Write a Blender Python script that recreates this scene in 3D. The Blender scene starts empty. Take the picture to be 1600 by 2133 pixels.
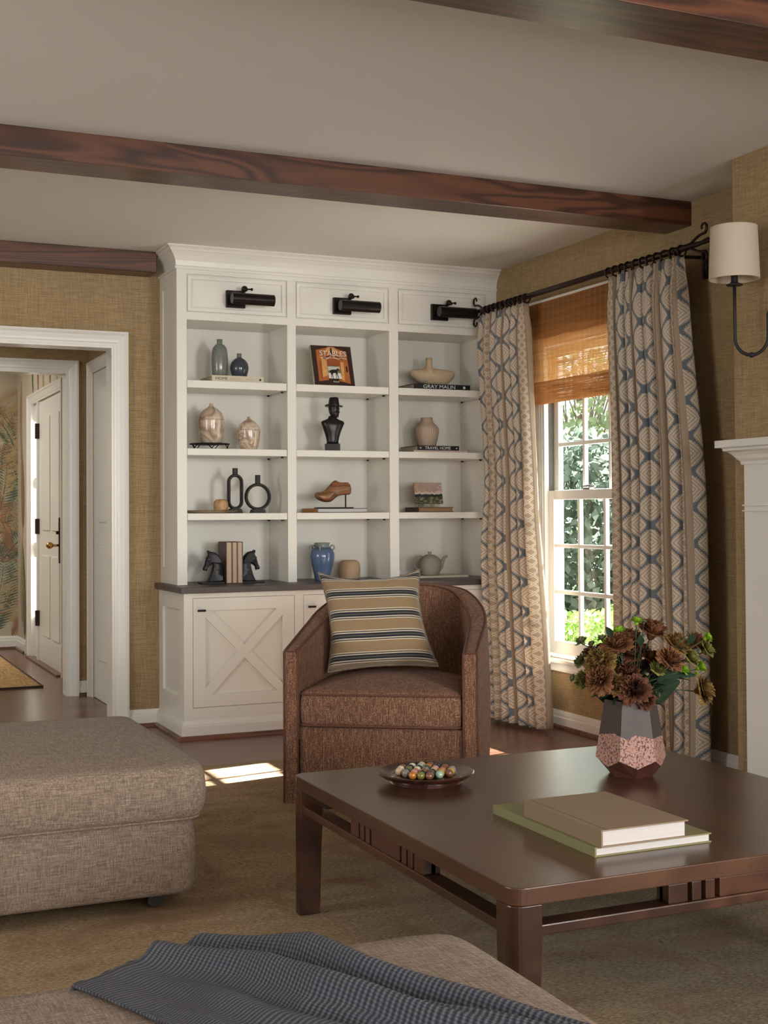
import bpy, bmesh, math, random
from math import sin, cos, pi, radians, sqrt, atan2
from mathutils import Vector, Matrix
random.seed(7)
S = bpy.context.scene
COL = S.collection

# ------------------------------------------------------------------ camera
yaw, pit, rol = radians(23.927), radians(.977), radians(-.335)
F = Vector((sin(yaw)*cos(pit), cos(yaw)*cos(pit), sin(pit)))
R = Vector((cos(yaw), -sin(yaw), 0)); U = R.cross(F)
R, U = R*cos(rol)+U*sin(rol), U*cos(rol)-R*sin(rol)
cam = bpy.data.cameras.new('camera'); co = bpy.data.objects.new('camera', cam); COL.objects.link(co)
cam.sensor_fit = 'VERTICAL'; cam.sensor_height = 36; cam.lens = 2702/2133*36
cam.shift_y = -(1066.5-1025)/2133; cam.clip_start = .05
co.matrix_world = Matrix(((R.x, U.x, -F.x, 0), (R.y, U.y, -F.y, 0), (R.z, U.z, -F.z, 1.14), (0, 0, 0, 1)))
S.camera = co
# ------------------------------------------------------------------ colour management
S.view_settings.view_transform = 'Standard'; S.view_settings.look = 'None'
S.view_settings.exposure = 0.20; S.view_settings.gamma = 1; S.view_settings.use_curve_mapping = False
S.cycles.use_denoising = True
S.cycles.max_bounces = 8; S.cycles.diffuse_bounces = 5; S.cycles.transparent_max_bounces = 16
S.cycles.sample_clamp_indirect = 6
# ------------------------------------------------------------------ world, sun, area lights
W = bpy.data.worlds.new('world'); S.world = W; W.use_nodes = True
bg = W.node_tree.nodes['Background']; bg.inputs[0].default_value = (.80, .90, 1, 1); bg.inputs[1].default_value = 3.3
def light(name, kind, loc, dirv, energy, color=(1, 1, 1), size=(1, 1)):
    l = bpy.data.lights.new(name, kind); o = bpy.data.objects.new(name, l); COL.objects.link(o)
    o.location = loc; o.rotation_euler = Vector(dirv).to_track_quat('-Z', 'Y').to_euler()
    l.energy = energy; l.color = color
    if kind == 'AREA': l.shape = 'RECTANGLE'; l.size, l.size_y = size
    if kind == 'SUN': l.angle = radians(.6)
    return o
light('sun', 'SUN', (8, 6, 6), (-1, -.197, -.700), 62, (1, .97, .93))
light('rear_fill_light', 'AREA', (-.2, -5.0, 1.45), (.15, 1, .03), 200, (1, .98, .95), (3.0, 1.8))  # unseen fill lamp behind the viewer; the near wall has no window
light('side_area_light', 'AREA', (3.45, -1.9, 1.45), (-.50, .87, .03), 235, (1, .985, .96), (1.6, 1.6))  # unseen area lamp for a window past the fireplace that is not built
light('left_fill_light', 'AREA', (-3.0, 3.6, 1.6), (1, .12, .02), 58, (1, .985, .95), (1.6, 1.6))  # unseen lamp added to brighten the right wall; no window on the left
light('hall_fill_light', 'AREA', (.2, 7.7, 2.4), (.15, .1, -1), 6, (1, .92, .80), (.9, .5))  # fill lamp added out of sight in the hall, without a fitting
light('entry_fill_light', 'AREA', (.0, 10.2, 2.4), (.2, .1, -1), 34, (1, .95, .86), (1.2, 1.2))  # unseen lamp added to lift the entry; no fixture there

# ------------------------------------------------------------------ node helpers
class E:
    def __init__(s, nt, k): s.nt, s.k = nt, k
    def m(s, op, b=None, c=None):
        n = s.nt.nodes.new('ShaderNodeMath'); n.operation = op; s.nt.links.new(s.k, n.inputs[0])
        for i, x in ((1, b), (2, c)):
            if x is None: continue
            if isinstance(x, E): s.nt.links.new(x.k, n.inputs[i])
            else: n.inputs[i].default_value = x
        return E(s.nt, n.outputs[0])
    def __add__(s, b): return s.m('ADD', b)
    def __sub__(s, b): return s.m('SUBTRACT', b)
    def __mul__(s, b): return s.m('MULTIPLY', b)
    def gt(s, b): return s.m('GREATER_THAN', b)
    def lt(s, b): return s.m('LESS_THAN', b)
    def sin(s): return s.m('SINE')
    def abs(s): return s.m('ABSOLUTE')
    def frac(s): return s.m('FRACT')
    def pp(s, b): return s.m('PINGPONG', b)
    def clamp(s):
        r = s.m('ADD', 0.0); r.k.node.use_clamp = True; return r
def newmat(name):
    m = bpy.data.materials.new(name); m.use_nodes = True; nt = m.node_tree
    return m, nt, nt.nodes['Principled BSDF']
def coords(nt, kind='Object', scale=(1, 1, 1), rot=(0, 0, 0)):
    tc = nt.nodes.new('ShaderNodeTexCoord'); mp = nt.nodes.new('ShaderNodeMapping')
    nt.links.new(tc.outputs[kind], mp.inputs[0]); mp.inputs['Scale'].default_value = scale; mp.inputs['Rotation'].default_value = rot
    return mp.outputs[0]
def noise(nt, vec, scale=5, detail=3, rough=.5, dist=0):
    n = nt.nodes.new('ShaderNodeTexNoise'); nt.links.new(vec, n.inputs['Vector'])
    n.inputs['Scale'].default_value = scale; n.inputs['Detail'].default_value = detail
    n.inputs['Roughness'].default_value = rough; n.inputs['Distortion'].default_value = dist
    return E(nt, n.outputs[0])
def sep(nt, vec):
    n = nt.nodes.new('ShaderNodeSeparateXYZ'); nt.links.new(vec, n.inputs[0]); return [E(nt, o) for o in n.outputs]
def rgba(c): return (c[0], c[1], c[2], 1)
def mix(nt, fac, a, b):
    n = nt.nodes.new('ShaderNodeMix'); n.data_type = 'RGBA'
    if isinstance(fac, E): nt.links.new(fac.k, n.inputs[0])
    else: n.inputs[0].default_value = fac
    for i, x in ((6, a), (7, b)):
        if isinstance(x, tuple): n.inputs[i].default_value = rgba(x)
        else: nt.links.new(x, n.inputs[i])
    return n.outputs[2]
def ramp(nt, fac, stops):
    n = nt.nodes.new('ShaderNodeValToRGB'); nt.links.new(fac.k, n.inputs[0]); e = n.color_ramp.elements
    e[0].position, e[0].color = stops[0][0], rgba(stops[0][1]); e[1].position, e[1].color = stops[-1][0], rgba(stops[-1][1])
    for p, c in stops[1:-1]: x = e.new(p); x.color = rgba(c)
    return n.outputs[0]
def bump(nt, b, h, s=.2, d=.01):
    n = nt.nodes.new('ShaderNodeBump'); n.inputs['Strength'].default_value = s; n.inputs['Distance'].default_value = d
    nt.links.new(h.k, n.inputs['Height']); nt.links.new(n.outputs[0], b.inputs['Normal'])
def setc(nt, b, c):
    if isinstance(c, tuple): b.inputs['Base Color'].default_value = rgba(c)
    else: nt.links.new(c, b.inputs['Base Color'])
def plain(name, c, rough=.5, metal=0, spec=.5, coat=0, var=0, vs=12, bs=0):
    m, nt, b = newmat(name); b.inputs['Roughness'].default_value = rough; b.inputs['Metallic'].default_value = metal
    b.inputs['Specular IOR Level'].default_value = spec; b.inputs['Coat Weight'].default_value = coat
    n = noise(nt, coords(nt), vs, 4)
    v = var or .03
    setc(nt, b, mix(nt, n, tuple(x*(1-v) for x in c), tuple(min(1, x*(1+v)) for x in c)))
    if bs: bump(nt, b, n, bs, .004)
    return m
def wood(name, dark, light_, axis='X', rough=.35, scale=1.0, coat=.2, dist=2.5, grain=7, spec=.5):
    m, nt, b = newmat(name)
    sc = {'X': (.35, 3, 3), 'Y': (3, .35, 3), 'Z': (3, 3, .35)}[axis]
    v = coords(nt, scale=tuple(x*scale for x in sc))
    n = noise(nt, v, 1.3, 2, .5, dist*.3)
    rings = ((n*grain*2*pi).sin()*.5)+.5
    fine = noise(nt, coords(nt, scale=tuple(x*scale*8 for x in sc)), 9, 5, .7)
    f = (rings*.55+fine*.5).clamp()
    setc(nt, b, ramp(nt, f, [(.15, dark), (.85, light_)]))
    b.inputs['Roughness'].default_value = rough; b.inputs['Coat Weight'].default_value = coat; b.inputs['Coat Roughness'].default_value = .25
    b.inputs['Specular IOR Level'].default_value = spec
    bump(nt, b, fine, .08, .002); return m
def weave(name, c1, c2, c3, s=260, rough=.9, bs=.5, u='Object', slub=1.0, bd=.0015, sheen=.04):
    # woven cloth: two thread directions on every face through object coordinates
    m, nt, b = newmat(name)
    vx = noise(nt, coords(nt, u, (s, s, s*.07)), 1, 1, .6)
    vz = noise(nt, coords(nt, u, (s*.07, s, s)), 1, 1, .6)
    vy = noise(nt, coords(nt, u, (s, s*.07, s)), 1, 1, .6)
    t = (vx+vz+vy)*.333
    big = noise(nt, coords(nt, u), 3, 3)
    f = ((t-.5)*3.6*slub+.5+(big-.5)*.15).clamp()
    setc(nt, b, ramp(nt, f, [(.1, c1), (.5, c2), (.95, c3)]))
    b.inputs['Roughness'].default_value = rough; b.inputs['Sheen Weight'].default_value = sheen
    b.inputs['Specular IOR Level'].default_value = .2
    bump(nt, b, t, bs, bd); return m

M = {}
M['white'] = plain('white_paint', (.74, .725, .67), .32, spec=.45, var=.01)
M['trimwhite'] = plain('trim_paint', (.75, .74, .695), .3, spec=.5, var=.01)
M['ceil'] = plain('ceiling_paint', (.71, .70, .66), .8, spec=.1, var=.01)
M['wallneutral'] = plain('plain_wall_paint', (.62, .55, .44), .8)
M['beam'] = wood('stained_beam_wood', (.026, .008, .004), (.120, .040, .017), 'X', .36, 1.5, .18, 3, 9)
M['table'] = wood('table_wood', (.022, .009, .006), (.080, .031, .018), 'Y', .28, 1.2, .30, 1.5, 3)
M['tabletop'] = wood('table_top_wood', (.055, .025, .014), (.118, .055, .031), 'Y', .27, .8, .25, 1.0, 1.6)
M['black'] = plain('matte_black', (.007, .007, .007), .6, var=.2)
M['blackiron'] = plain('black_iron', (.012, .010, .009), .45, .6, var=.3)
M['bronze'] = plain('dark_bronze', (.030, .015, .011), .38, .7, var=.3)
M['lampbronze'] = plain('lamp_bronze', (.018, .012, .010), .34, .6, var=.3)
M['brass'] = plain('brass', (.55, .30, .08), .28, 1)
M['steel'] = plain('grey_latch_metal', (.30, .28, .26), .4, .8)
M['darkhole'] = plain('dark_hole', (.10, .09, .08), .8)
def grasscloth():
    m, nt, b = newmat('grasscloth_wallpaper')
    h = noise(nt, coords(nt, scale=(14, 14, 430)), 1, 3, .65)
    v = noise(nt, coords(nt, scale=(380, 380, 12)), 1, 2, .6)
    big = noise(nt, coords(nt), 2.2, 2)
    f = ((h-.5)*1.5+(v-.5)*1.0+.5+(big-.5)*.25).clamp()
    setc(nt, b, ramp(nt, f, [(.08, (.205, .137, .066)), (.5, (.325, .232, .124)), (.95, (.45, .345, .205))]))
    b.inputs['Roughness'].default_value = .85; b.inputs['Specular IOR Level'].default_value = .15
    bump(nt, b, h, .5, .0012); return m
M['grass'] = grasscloth()
def floorwood():
    m, nt, b = newmat('oak_floor')
    x, y, z = sep(nt, coords(nt))
    row = (y*(1/.083)).m('FLOOR')
    seed = (row*12.9898).sin()*43758.5
    seed = seed.frac()
    xo = x+seed*3.1
    brd = ((xo*(1/1.1)).m('FLOOR')*7.77+row*3.31).sin().abs()
    comb = nt.nodes.new('ShaderNodeCombineXYZ')
    nt.links.new((xo*.9).k, comb.inputs[0]); nt.links.new((y*9).k, comb.inputs[1]); nt.links.new((brd*9).k, comb.inputs[2])
    n = noise(nt, comb.outputs[0], 1.6, 2, .5, .6)
    ring = ((n*38).sin()*.5+.5)
    c2 = nt.nodes.new('ShaderNodeCombineXYZ')
    nt.links.new((xo*6).k, c2.inputs[0]); nt.links.new((y*220).k, c2.inputs[1])
    fine = noise(nt, c2.outputs[0], 1, 3, .6)
    f = (ring*.35+fine*.35+brd*.3).clamp()
    c = ramp(nt, f, [(.1, (.060, .022, .013)), (.5, (.125, .050, .030)), (.95, (.20, .088, .052))])
    gap = (y*(1/.083)).frac().lt(.022)
    setc(nt, b, mix(nt, gap, c, (.02, .01, .008)))
    b.inputs['Roughness'].default_value = .27; b.inputs['Specular IOR Level'].default_value = .6
    bump(nt, b, fine-gap, .12, .002); return m
M['floor'] = floorwood()
def rugmat():
    m, nt, b = newmat('faded_wool_rug')
    wv = noise(nt, coords(nt, scale=(70, 210, 1)), 1, 3, .75)
    ab = noise(nt, coords(nt, scale=(1.6, 6, 1)), 1.5, 6, .7)
    big = noise(nt, coords(nt, scale=(1, 1, 1)), 3.4, 4, .6, .6)
    base = ramp(nt, ((ab-.5)*.7+(wv-.5)*2.2+.5).clamp(), [(.12, (.16, .105, .062)), (.5, (.32, .228, .138)), (.88, (.50, .385, .255))])
    x, y, z = sep(nt, coords(nt))
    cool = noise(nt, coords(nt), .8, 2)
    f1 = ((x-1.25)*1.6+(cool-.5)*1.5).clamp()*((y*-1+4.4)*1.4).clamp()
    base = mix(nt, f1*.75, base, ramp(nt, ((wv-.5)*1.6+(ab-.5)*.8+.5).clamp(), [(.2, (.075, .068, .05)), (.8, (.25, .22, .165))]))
    blot = ((big-.535)*12).clamp()*((wv-.3)*4).clamp()
    base = mix(nt, blot*.42, base, (.19, .085, .06))
    vine = noise(nt, coords(nt), 2.6, 2, .5, 1.2); vl = (vine-.5).abs().lt(.009)*((ab-.42)*8).clamp()
    base = mix(nt, vl*.28, base, (.17, .085, .05))
    setc(nt, b, base); b.inputs['Roughness'].default_value = 1; b.inputs['Specular IOR Level'].default_value = .05
    bump(nt, b, wv, .8, .004); return m
M['rug'] = rugmat()
M['ottoman'] = weave('oatmeal_linen', (.15, .108, .082), (.24, .182, .142), (.37, .295, .235), 320, slub=.9)
M['chair'] = weave('rust_tweed', (.092, .042, .027), (.190, .094, .060), (.38, .225, .14), 320)
M['piping'] = plain('rust_piping', (.13, .052, .03), .8, var=.2, vs=80)
M['jute'] = weave('jute', (.16, .08, .03), (.34, .20, .08), (.52, .34, .16), 120, bs=1)
def glassmat(name, rough=0, tint=(1, 1, 1), refl=.07):
    m = bpy.data.materials.new(name); m.use_nodes = True; nt = m.node_tree; nt.nodes.clear()
    o = nt.nodes.new('ShaderNodeOutputMaterial'); mx = nt.nodes.new('ShaderNodeMixShader'); t = nt.nodes.new('ShaderNodeBsdfTransparent'); g = nt.nodes.new('ShaderNodeBsdfGlossy')
    t.inputs[0].default_value = rgba(tint); g.inputs['Roughness'].default_value = rough
    fr = nt.nodes.new('ShaderNodeLayerWeight'); fr.inputs[0].default_value = .12
    nt.links.new((E(nt, fr.outputs[1]).m('POWER', 3)*.3+.03).k, mx.inputs[0]); nt.links.new(t.outputs[0], mx.inputs[1]); nt.links.new(g.outputs[0], mx.inputs[2]); nt.links.new(mx.outputs[0], o.inputs[0])
    return m
M['glass'] = glassmat('window_glass', .02, (.97, .98, .98))
M['acrylic'] = glassmat('clear_acrylic', .05, (.88, .88, .84))
def translucent(name, col, tcol, fac, alpha=None, colsock=None, rough=.9):
    m, nt, b = newmat(name); out = nt.nodes['Material Output']
    b.inputs['Roughness'].default_value = rough; b.inputs['Specular IOR Level'].default_value = .1
    tr = nt.nodes.new('ShaderNodeBsdfTranslucent'); mx = nt.nodes.new('ShaderNodeMixShader'); mx.inputs[0].default_value = fac
    nt.links.new(b.outputs[0], mx.inputs[1]); nt.links.new(tr.outputs[0], mx.inputs[2])
    b.inputs['Base Color'].default_value = rgba(col); tr.inputs[0].default_value = rgba(tcol)
    nt.links.new(mx.outputs[0], out.inputs[0])
    return m, nt, b, tr, mx, out
M['lampshade'] = translucent('linen_shade', (.74, .65, .54), (.75, .66, .52), .4)[0]
M['frost'] = translucent('frosted_glass', (.85, .85, .85), (.95, .93, .9), .7, rough=.2)[0]
def bamboo():
    m, nt, b, tr, mx, out = translucent('bamboo_weave', (.5, .25, .09), (.8, .42, .15), .42)
    v = coords(nt, 'UV'); x, y, z = sep(nt, v)
    sl = noise(nt, coords(nt, 'UV', (3, 330, 1)), 1, 2, .6)
    sm = noise(nt, coords(nt, 'UV', (2, 60, 1)), 1, 2, .6)
    f = (sl*.7+sm*.5-.1).clamp()
    thr = (x*(1/.05)).frac().lt(.045)
    c = ramp(nt, f, [(.2, (.20, .082, .026)), (.5, (.44, .205, .072)), (.85, (.62, .35, .145))])
    c = mix(nt, thr*.8, c, (.62, .40, .2))
    setc(nt, b, c); nt.links.new(c, tr.inputs[0])
    tp = nt.nodes.new('ShaderNodeBsdfTransparent'); m2 = nt.nodes.new('ShaderNodeMixShader')
    gap = (sl.gt(.535))*(thr*-1+1)*.34
    nt.links.new(gap.k, m2.inputs[0]); nt.links.new(mx.outputs[0], m2.inputs[1]); nt.links.new(tp.outputs[0], m2.inputs[2]); nt.links.new(m2.outputs[0], out.inputs[0])
    bump(nt, b, sl, .5, .003)
    return m
M['bamboo'] = bamboo()
def curtainmat():
    m, nt, b, tr, mx, out = translucent('ikat_curtain_cloth', (.5, .4, .3), (.6, .5, .4), .17)
    u, v, _ = sep(nt, coords(nt, 'UV'))
    jag = ((v*(1/.0085)).frac()-.5)*.035
    P, WD, H = .46, .16, .155
    t = (u*(1/P)).frac()*P                      # position in the repeat
    p = (t-.0).pp(WD/2)*(2/WD); q = v.pp(H/2)*(2/H)
    s = p+q; d = (s-1).abs()*-1+1               # 0 in a diamond's centre, 1 on its border
    f = ((u*(1/P)).frac()*P*(2*pi/WD)).m('COSINE')+(v*(2*pi/H)).m('COSINE')
    blue = ((f.abs()+jag*5).lt(.27)+((s-1).abs()+jag*1.8).lt(.095)).clamp()
    rings = (d*(4.5*2*pi)).sin().gt(-.35)
    cream, tan, bl = (.68, .60, .50), (.43, .335, .24), (.095, .135, .175)
    base = mix(nt, rings, tan, cream)
    base = mix(nt, blue, base, bl)
    # stripe band between u = .375 and .52 of each repeat
    band = t.gt(.32)
    thread = noise(nt, coords(nt, 'UV', (500, 12, 1)), 1, 1)
    bc = mix(nt, thread, (.27, .18, .11), (.46, .35, .24))
    bb = t-.357
    cp = bb.pp(.033)*(1/.033); cq = v.pp(.024)*(1/.024)
    cd = ((cp+cq-1).abs()*-1+1)
    chain = ((cd-.80).abs().lt(.11)+(cd.lt(.2)*.0)).clamp()
    chain = mix(nt, chain, (.36, .265, .175), (.66, .57, .46))
    inch = bb.gt(0)*bb.lt(.066)
    edge = (bb.gt(-.006)*bb.lt(0)+bb.gt(.066)*bb.lt(.072))
    bc = mix(nt, inch, bc, chain); bc = mix(nt, edge*.7, bc, (.10, .085, .075))
    c = mix(nt, band, base, bc)
    wv = noise(nt, coords(nt, 'UV', (700, 700, 1)), 1, 1)
    c = mix(nt, wv*.18, c, (.85, .8, .72))
    setc(nt, b, c); nt.links.new(c, tr.inputs[0]); b.inputs['Sheen Weight'].default_value = .1
    return m
M['curtain'] = curtainmat()
def pillowmat():
    m, nt, b = newmat('striped_cushion_cloth')
    u, v, _ = sep(nt, coords(nt, 'UV'))
    t = (v*4.7+.03).frac()
    def bandf(a, c): return t.gt(a)*t.lt(c)
    col = (.30, .205, .115)
    base = mix(nt, noise(nt, coords(nt, 'UV', (200, 260, 1)), 1, 2), tuple(x*.8 for x in col), tuple(x*1.2 for x in col))
    cr_, gr_, nv_ = (.66, .56, .43), (.085, .085, .075), (.024, .028, .036)
    for a, c, k in ((.20, .240, cr_), (.24, .295, gr_), (.295, .340, cr_), (.34, .44, nv_), (.44, .465, (.20, .17, .13)), (.465, .565, nv_), (.565, .61, cr_), (.61, .665, gr_), (.665, .705, cr_)):
        base = mix(nt, bandf(a, c), base, k)
    setc(nt, b, base); b.inputs['Roughness'].default_value = .85; b.inputs['Sheen Weight'].default_value = .3
    b.inputs['Specular IOR Level'].default_value = .2
    bump(nt, b, noise(nt, coords(nt, 'UV', (300, 300, 1)), 1, 1), .3, .001); return m
M['pillow'] = pillowmat()
def blanketmat():
    m, nt, b = newmat('waffle_throw_cloth')
    u, v, _ = sep(nt, coords(nt, 'UV'))
    a = (u*(1/.0095)*2*pi).sin()*.5+.5; c = (v*(1/.0050)*2*pi).sin()*.5+.5
    g = (a*.75+c*.3).clamp()
    n = noise(nt, coords(nt, 'UV'), 9, 3)
    col = ramp(nt, g, [(.10, (.026, .027, .038)), (.6, (.085, .089, .110)), (1, (.18, .185, .21))])
    setc(nt, b, mix(nt, (n*.5).clamp(), col, (.07, .075, .10)))
    b.inputs['Roughness'].default_value = .9; b.inputs['Sheen Weight'].default_value = .06; b.inputs['Specular IOR Level'].default_value = .1
    bump(nt, b, g, .7, .003); return m
M['blanket'] = blanketmat()

# ------------------------------------------------------------------ mesh helpers
INV = {}
class MB:
    def __init__(s): s.v = []; s.f = []; s.mi = []; s.uv = {}; s.cur = 0
    def add(s, vs, fs, uvs=None):
        n = len(s.v); s.v += [tuple(p) for p in vs]
        for i, f in enumerate(fs):
            s.f.append(tuple(n+k for k in f)); s.mi.append(s.cur)
            if uvs: s.uv[len(s.f)-1] = uvs[i]
        return s
    def box(s, x0, x1, y0, y1, z0, z1):
        x0, x1 = sorted((x0, x1)); y0, y1 = sorted((y0, y1)); z0, z1 = sorted((z0, z1))
        s.nb = getattr(s, 'nb', -1)+1; e = (s.nb % 7)*.00012      # keeps faces of neighbouring boards from coinciding
        x0 -= e; x1 += e; y0 -= e; y1 += e; z0 -= e; z1 += e
        return s.add([(x0, y0, z0), (x1, y0, z0), (x1, y1, z0), (x0, y1, z0), (x0, y0, z1), (x1, y0, z1), (x1, y1, z1), (x0, y1, z1)],
              [(0, 3, 2, 1), (4, 5, 6, 7), (0, 1, 5, 4), (1, 2, 6, 5), (2, 3, 7, 6), (3, 0, 4, 7)])
    def prism(s, poly, ax, a, b):
        # poly: 2D points in the two other axes, extruded along axis ax from a to b
        def P(p, t): q = list(p); q.insert(ax, t); return tuple(q)
        n = len(poly); vs = [P(p, a) for p in poly]+[P(p, b) for p in poly]
        return s.add(vs, [tuple(range(n)), tuple(range(2*n-1, n-1, -1))]+[(i, i+n, (i+1) % n+n, (i+1) % n) for i in range(n)])
    def tube(s, pts, r, n=10, caps=True, closed=False):
        pts = [Vector(p) for p in pts]; m = len(pts); rr = r if isinstance(r, (list, tuple)) else [r]*m
        up = Vector((0, 0, 1)); vs = []; prev = None
        for i, p in enumerate(pts):
            if closed: t = pts[(i+1) % m]-pts[i-1]
            else: t = pts[min(i+1, m-1)]-pts[max(i-1, 0)]
            t.normalize()
            if prev is None:
                a = t.cross(up)
                if a.length < .1: a = t.cross(Vector((1, 0, 0)))
            else: a = prev-t*prev.dot(t)
            a.normalize(); prev = a; bb = t.cross(a)
            vs += [p+(a*cos(k*2*pi/n)+bb*sin(k*2*pi/n))*rr[i] for k in range(n)]
        fs = []
        for i in range(m if closed else m-1):
            j = (i+1) % m
            fs += [(i*n+k, i*n+(k+1) % n, j*n+(k+1) % n, j*n+k) for k in range(n)]
        if caps and not closed: fs += [tuple(range(n-1, -1, -1)), tuple((m-1)*n+k for k in range(n))]
        return s.add(vs, fs)
    def lathe(s, prof, c=(0, 0, 0), n=32, rf=None, axis=None):
        vs = []; fs = []; m = len(prof)
        for r, z in prof:
            for k in range(n):
                a = k*2*pi/n; q = r*(rf(a, z) if rf else 1)
                vs.append((c[0]+q*cos(a), c[1]+q*sin(a), c[2]+z))
        for i in range(m-1):
            fs += [(i*n+k, i*n+(k+1) % n, (i+1)*n+(k+1) % n, (i+1)*n+k) for k in range(n)]
        shut = prof[0] == prof[-1]
        if prof[0][0] > 1e-4 and not shut: fs.append(tuple(range(n-1, -1, -1)))
        if not shut and prof[-1][0] > 1e-4: fs.append(tuple((m-1)*n+k for k in range(n)))
        return s.add(vs, fs)
    def ball(s, c, r, n=16, sc=(1, 1, 1)):
        return s.lathe([(r*sin(pi*i/(n//2))*1.0+1e-5, -r*cos(pi*i/(n//2))*sc[2]) for i in range(n//2+1)], c, n)
    def grid(s, fn, nu, nv, uv=None, cu=False):
        vs = [fn(i/nu, j/nv) for j in range(nv+1) for i in range(nu+(0 if cu else 1))]
        w = nu+(0 if cu else 1); fs = []; us = []
        for j in range(nv):
            for i in range(nu):
                i2 = (i+1) % w if cu else i+1
                fs.append((j*w+i, j*w+i2, (j+1)*w+i2, (j+1)*w+i))
                if uv: us.append([uv(i/nu, j/nv), uv((i+1)/nu, j/nv), uv((i+1)/nu, (j+1)/nv), uv(i/nu, (j+1)/nv)])
        return s.add(vs, fs, us if uv else None)
    def build(s, name, mats, parent=None, smooth=False, bevel=0, world=True, mat=None, weld=False, solid=0, subd=0, auto=None):
        me = bpy.data.meshes.new(name)
        vs = s.v
        if mat is not None: vs = [mat @ Vector(v) for v in vs]
        inv = INV.get(parent.name) if parent and world else None
        if inv is not None: vs = [inv @ Vector(v) for v in vs]
        me.from_pydata([tuple(v) for v in vs], [], s.f)
        if not isinstance(mats, (list, tuple)): mats = [mats]
        for x in mats: me.materials.append(M[x] if isinstance(x, str) else x)
        me.polygons.foreach_set('material_index', s.mi)
        if s.uv:
            ul = me.uv_layers.new(name='UVMap')
            for pi_, us in s.uv.items():
                for li, q in zip(me.polygons[pi_].loop_indices, us): ul.data[li].uv = q
        bm = bmesh.new(); bm.from_mesh(me)
        if weld: bmesh.ops.remove_doubles(bm, verts=bm.verts, dist=1e-5)
        bmesh.ops.recalc_face_normals(bm, faces=bm.faces)
        if smooth: 
            for f in bm.faces: f.smooth = True
        if auto:
            for e in bm.edges:
                if len(e.link_faces) == 2 and e.calc_face_angle() > radians(auto): e.smooth = False
        bm.to_mesh(me); bm.free()
        o = bpy.data.objects.new(name, me); COL.objects.link(o)
        if parent: o.parent = parent; INV[o.name] = INV.get(parent.name, Matrix())
        else: INV[o.name] = Matrix()
        if solid: md = o.modifiers.new('s', 'SOLIDIFY'); md.thickness = solid; md.offset = 0
        if bevel: md = o.modifiers.new('b', 'BEVEL'); md.width = bevel; md.segments = 2; md.limit_method = 'ANGLE'; md.angle_limit = radians(40)
        if subd: md = o.modifiers.new('d', 'SUBSURF'); md.levels = subd; md.render_levels = subd
        return o
def tag(o, label, cat, group=None):
    o['label'] = label; o['category'] = cat
    if group: o['group'] = group
    return o
def thing(name, label, cat, loc=(0, 0, 0), rz=0, group=None):
    o = bpy.data.objects.new(name, None); COL.objects.link(o); o.empty_display_size = .05
    o.location = loc; o.rotation_euler = (0, 0, rz)
    INV[o.name] = (Matrix.Translation(loc) @ Matrix.Rotation(rz, 4, 'Z')).inverted()
    return tag(o, label, cat, group)
def struct(o): o['kind'] = 'structure'; return o
def bx(name, mats, x0, x1, y0, y1, z0, z1, parent=None, bevel=0, **k): return MB().box(x0, x1, y0, y1, z0, z1).build(name, mats, parent, bevel=bevel, **k)
def text(body, size, mats, parent, mw, name='lettering', extrude=.0003, align='CENTER', sx=1.0):
    c = bpy.data.curves.new(name, 'FONT'); c.body = body; c.size = size; c.extrude = extrude; c.align_x = align; c.align_y = 'CENTER'; c.resolution_u = 3
    o = bpy.data.objects.new('tmp', c); me = bpy.data.meshes.new_from_object(o); bpy.data.objects.remove(o)
    me.transform(Matrix.Diagonal((sx, 1, 1, 1)))
    inv = INV.get(parent.name, Matrix()) if parent else Matrix()
    me.transform(inv @ mw); me.materials.clear(); me.materials.append(M[mats] if isinstance(mats, str) else mats); me.name = name
    t = bpy.data.objects.new(name, me); COL.objects.link(t)
    if parent: t.parent = parent
    return t

# ================================================================== STRUCTURE
XW, YB, ZC = 3.66, 6.97, 2.55
XL, YN = -3.2, -5.4
struct(MB().box(XL-.1, XW+.11, YN-.1, 7.1, -.1, 0).box(XL-.1, 1.83, 7.1, 12.2, -.1, 0).build('floor', 'floor'))
struct(MB().box(XL-.1, XW+.11, YN-.1, 7.1, ZC, ZC+.1).box(XL-.1, 1.81, 7.1, 12.2, ZC, ZC+.1).build('ceiling', 'ceil'))
# right wall with the window opening
WY0, WY1, WZ0, WZ1 = 5.245, 6.105, .366, 2.06
w = MB().box(XW, XW+.11, YN, WY0, 0, ZC).box(XW, XW+.11, WY1, YB+.13, 0, ZC).box(XW, XW+.11, WY0, WY1, 0, WZ0).box(XW, XW+.11, WY0, WY1, WZ1, ZC)
struct(w.build('wall_right', 'grass'))
struct(bx('wall_left', 'wallneutral', XL-.1, XL, YN, 12.2, 0, ZC))
struct(bx('wall_near', 'wallneutral', XL, XW, YN-.1, YN, 0, ZC))
DX0, DX1, DZ = -.2, 1.502, 2.055
w = MB().box(XL, DX0, YB, YB+.13, 0, ZC).box(DX1, XW, YB, YB+.13, 0, ZC).box(DX0, DX1, YB, YB+.13, DZ, ZC)
struct(w.build('wall_back', 'grass'))
# chimney breast
CX, CY = 3.372, 4.15
struct(bx('wall_fireplace', 'grass', CX, XW, 1.2, CY, 0, ZC))
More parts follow.
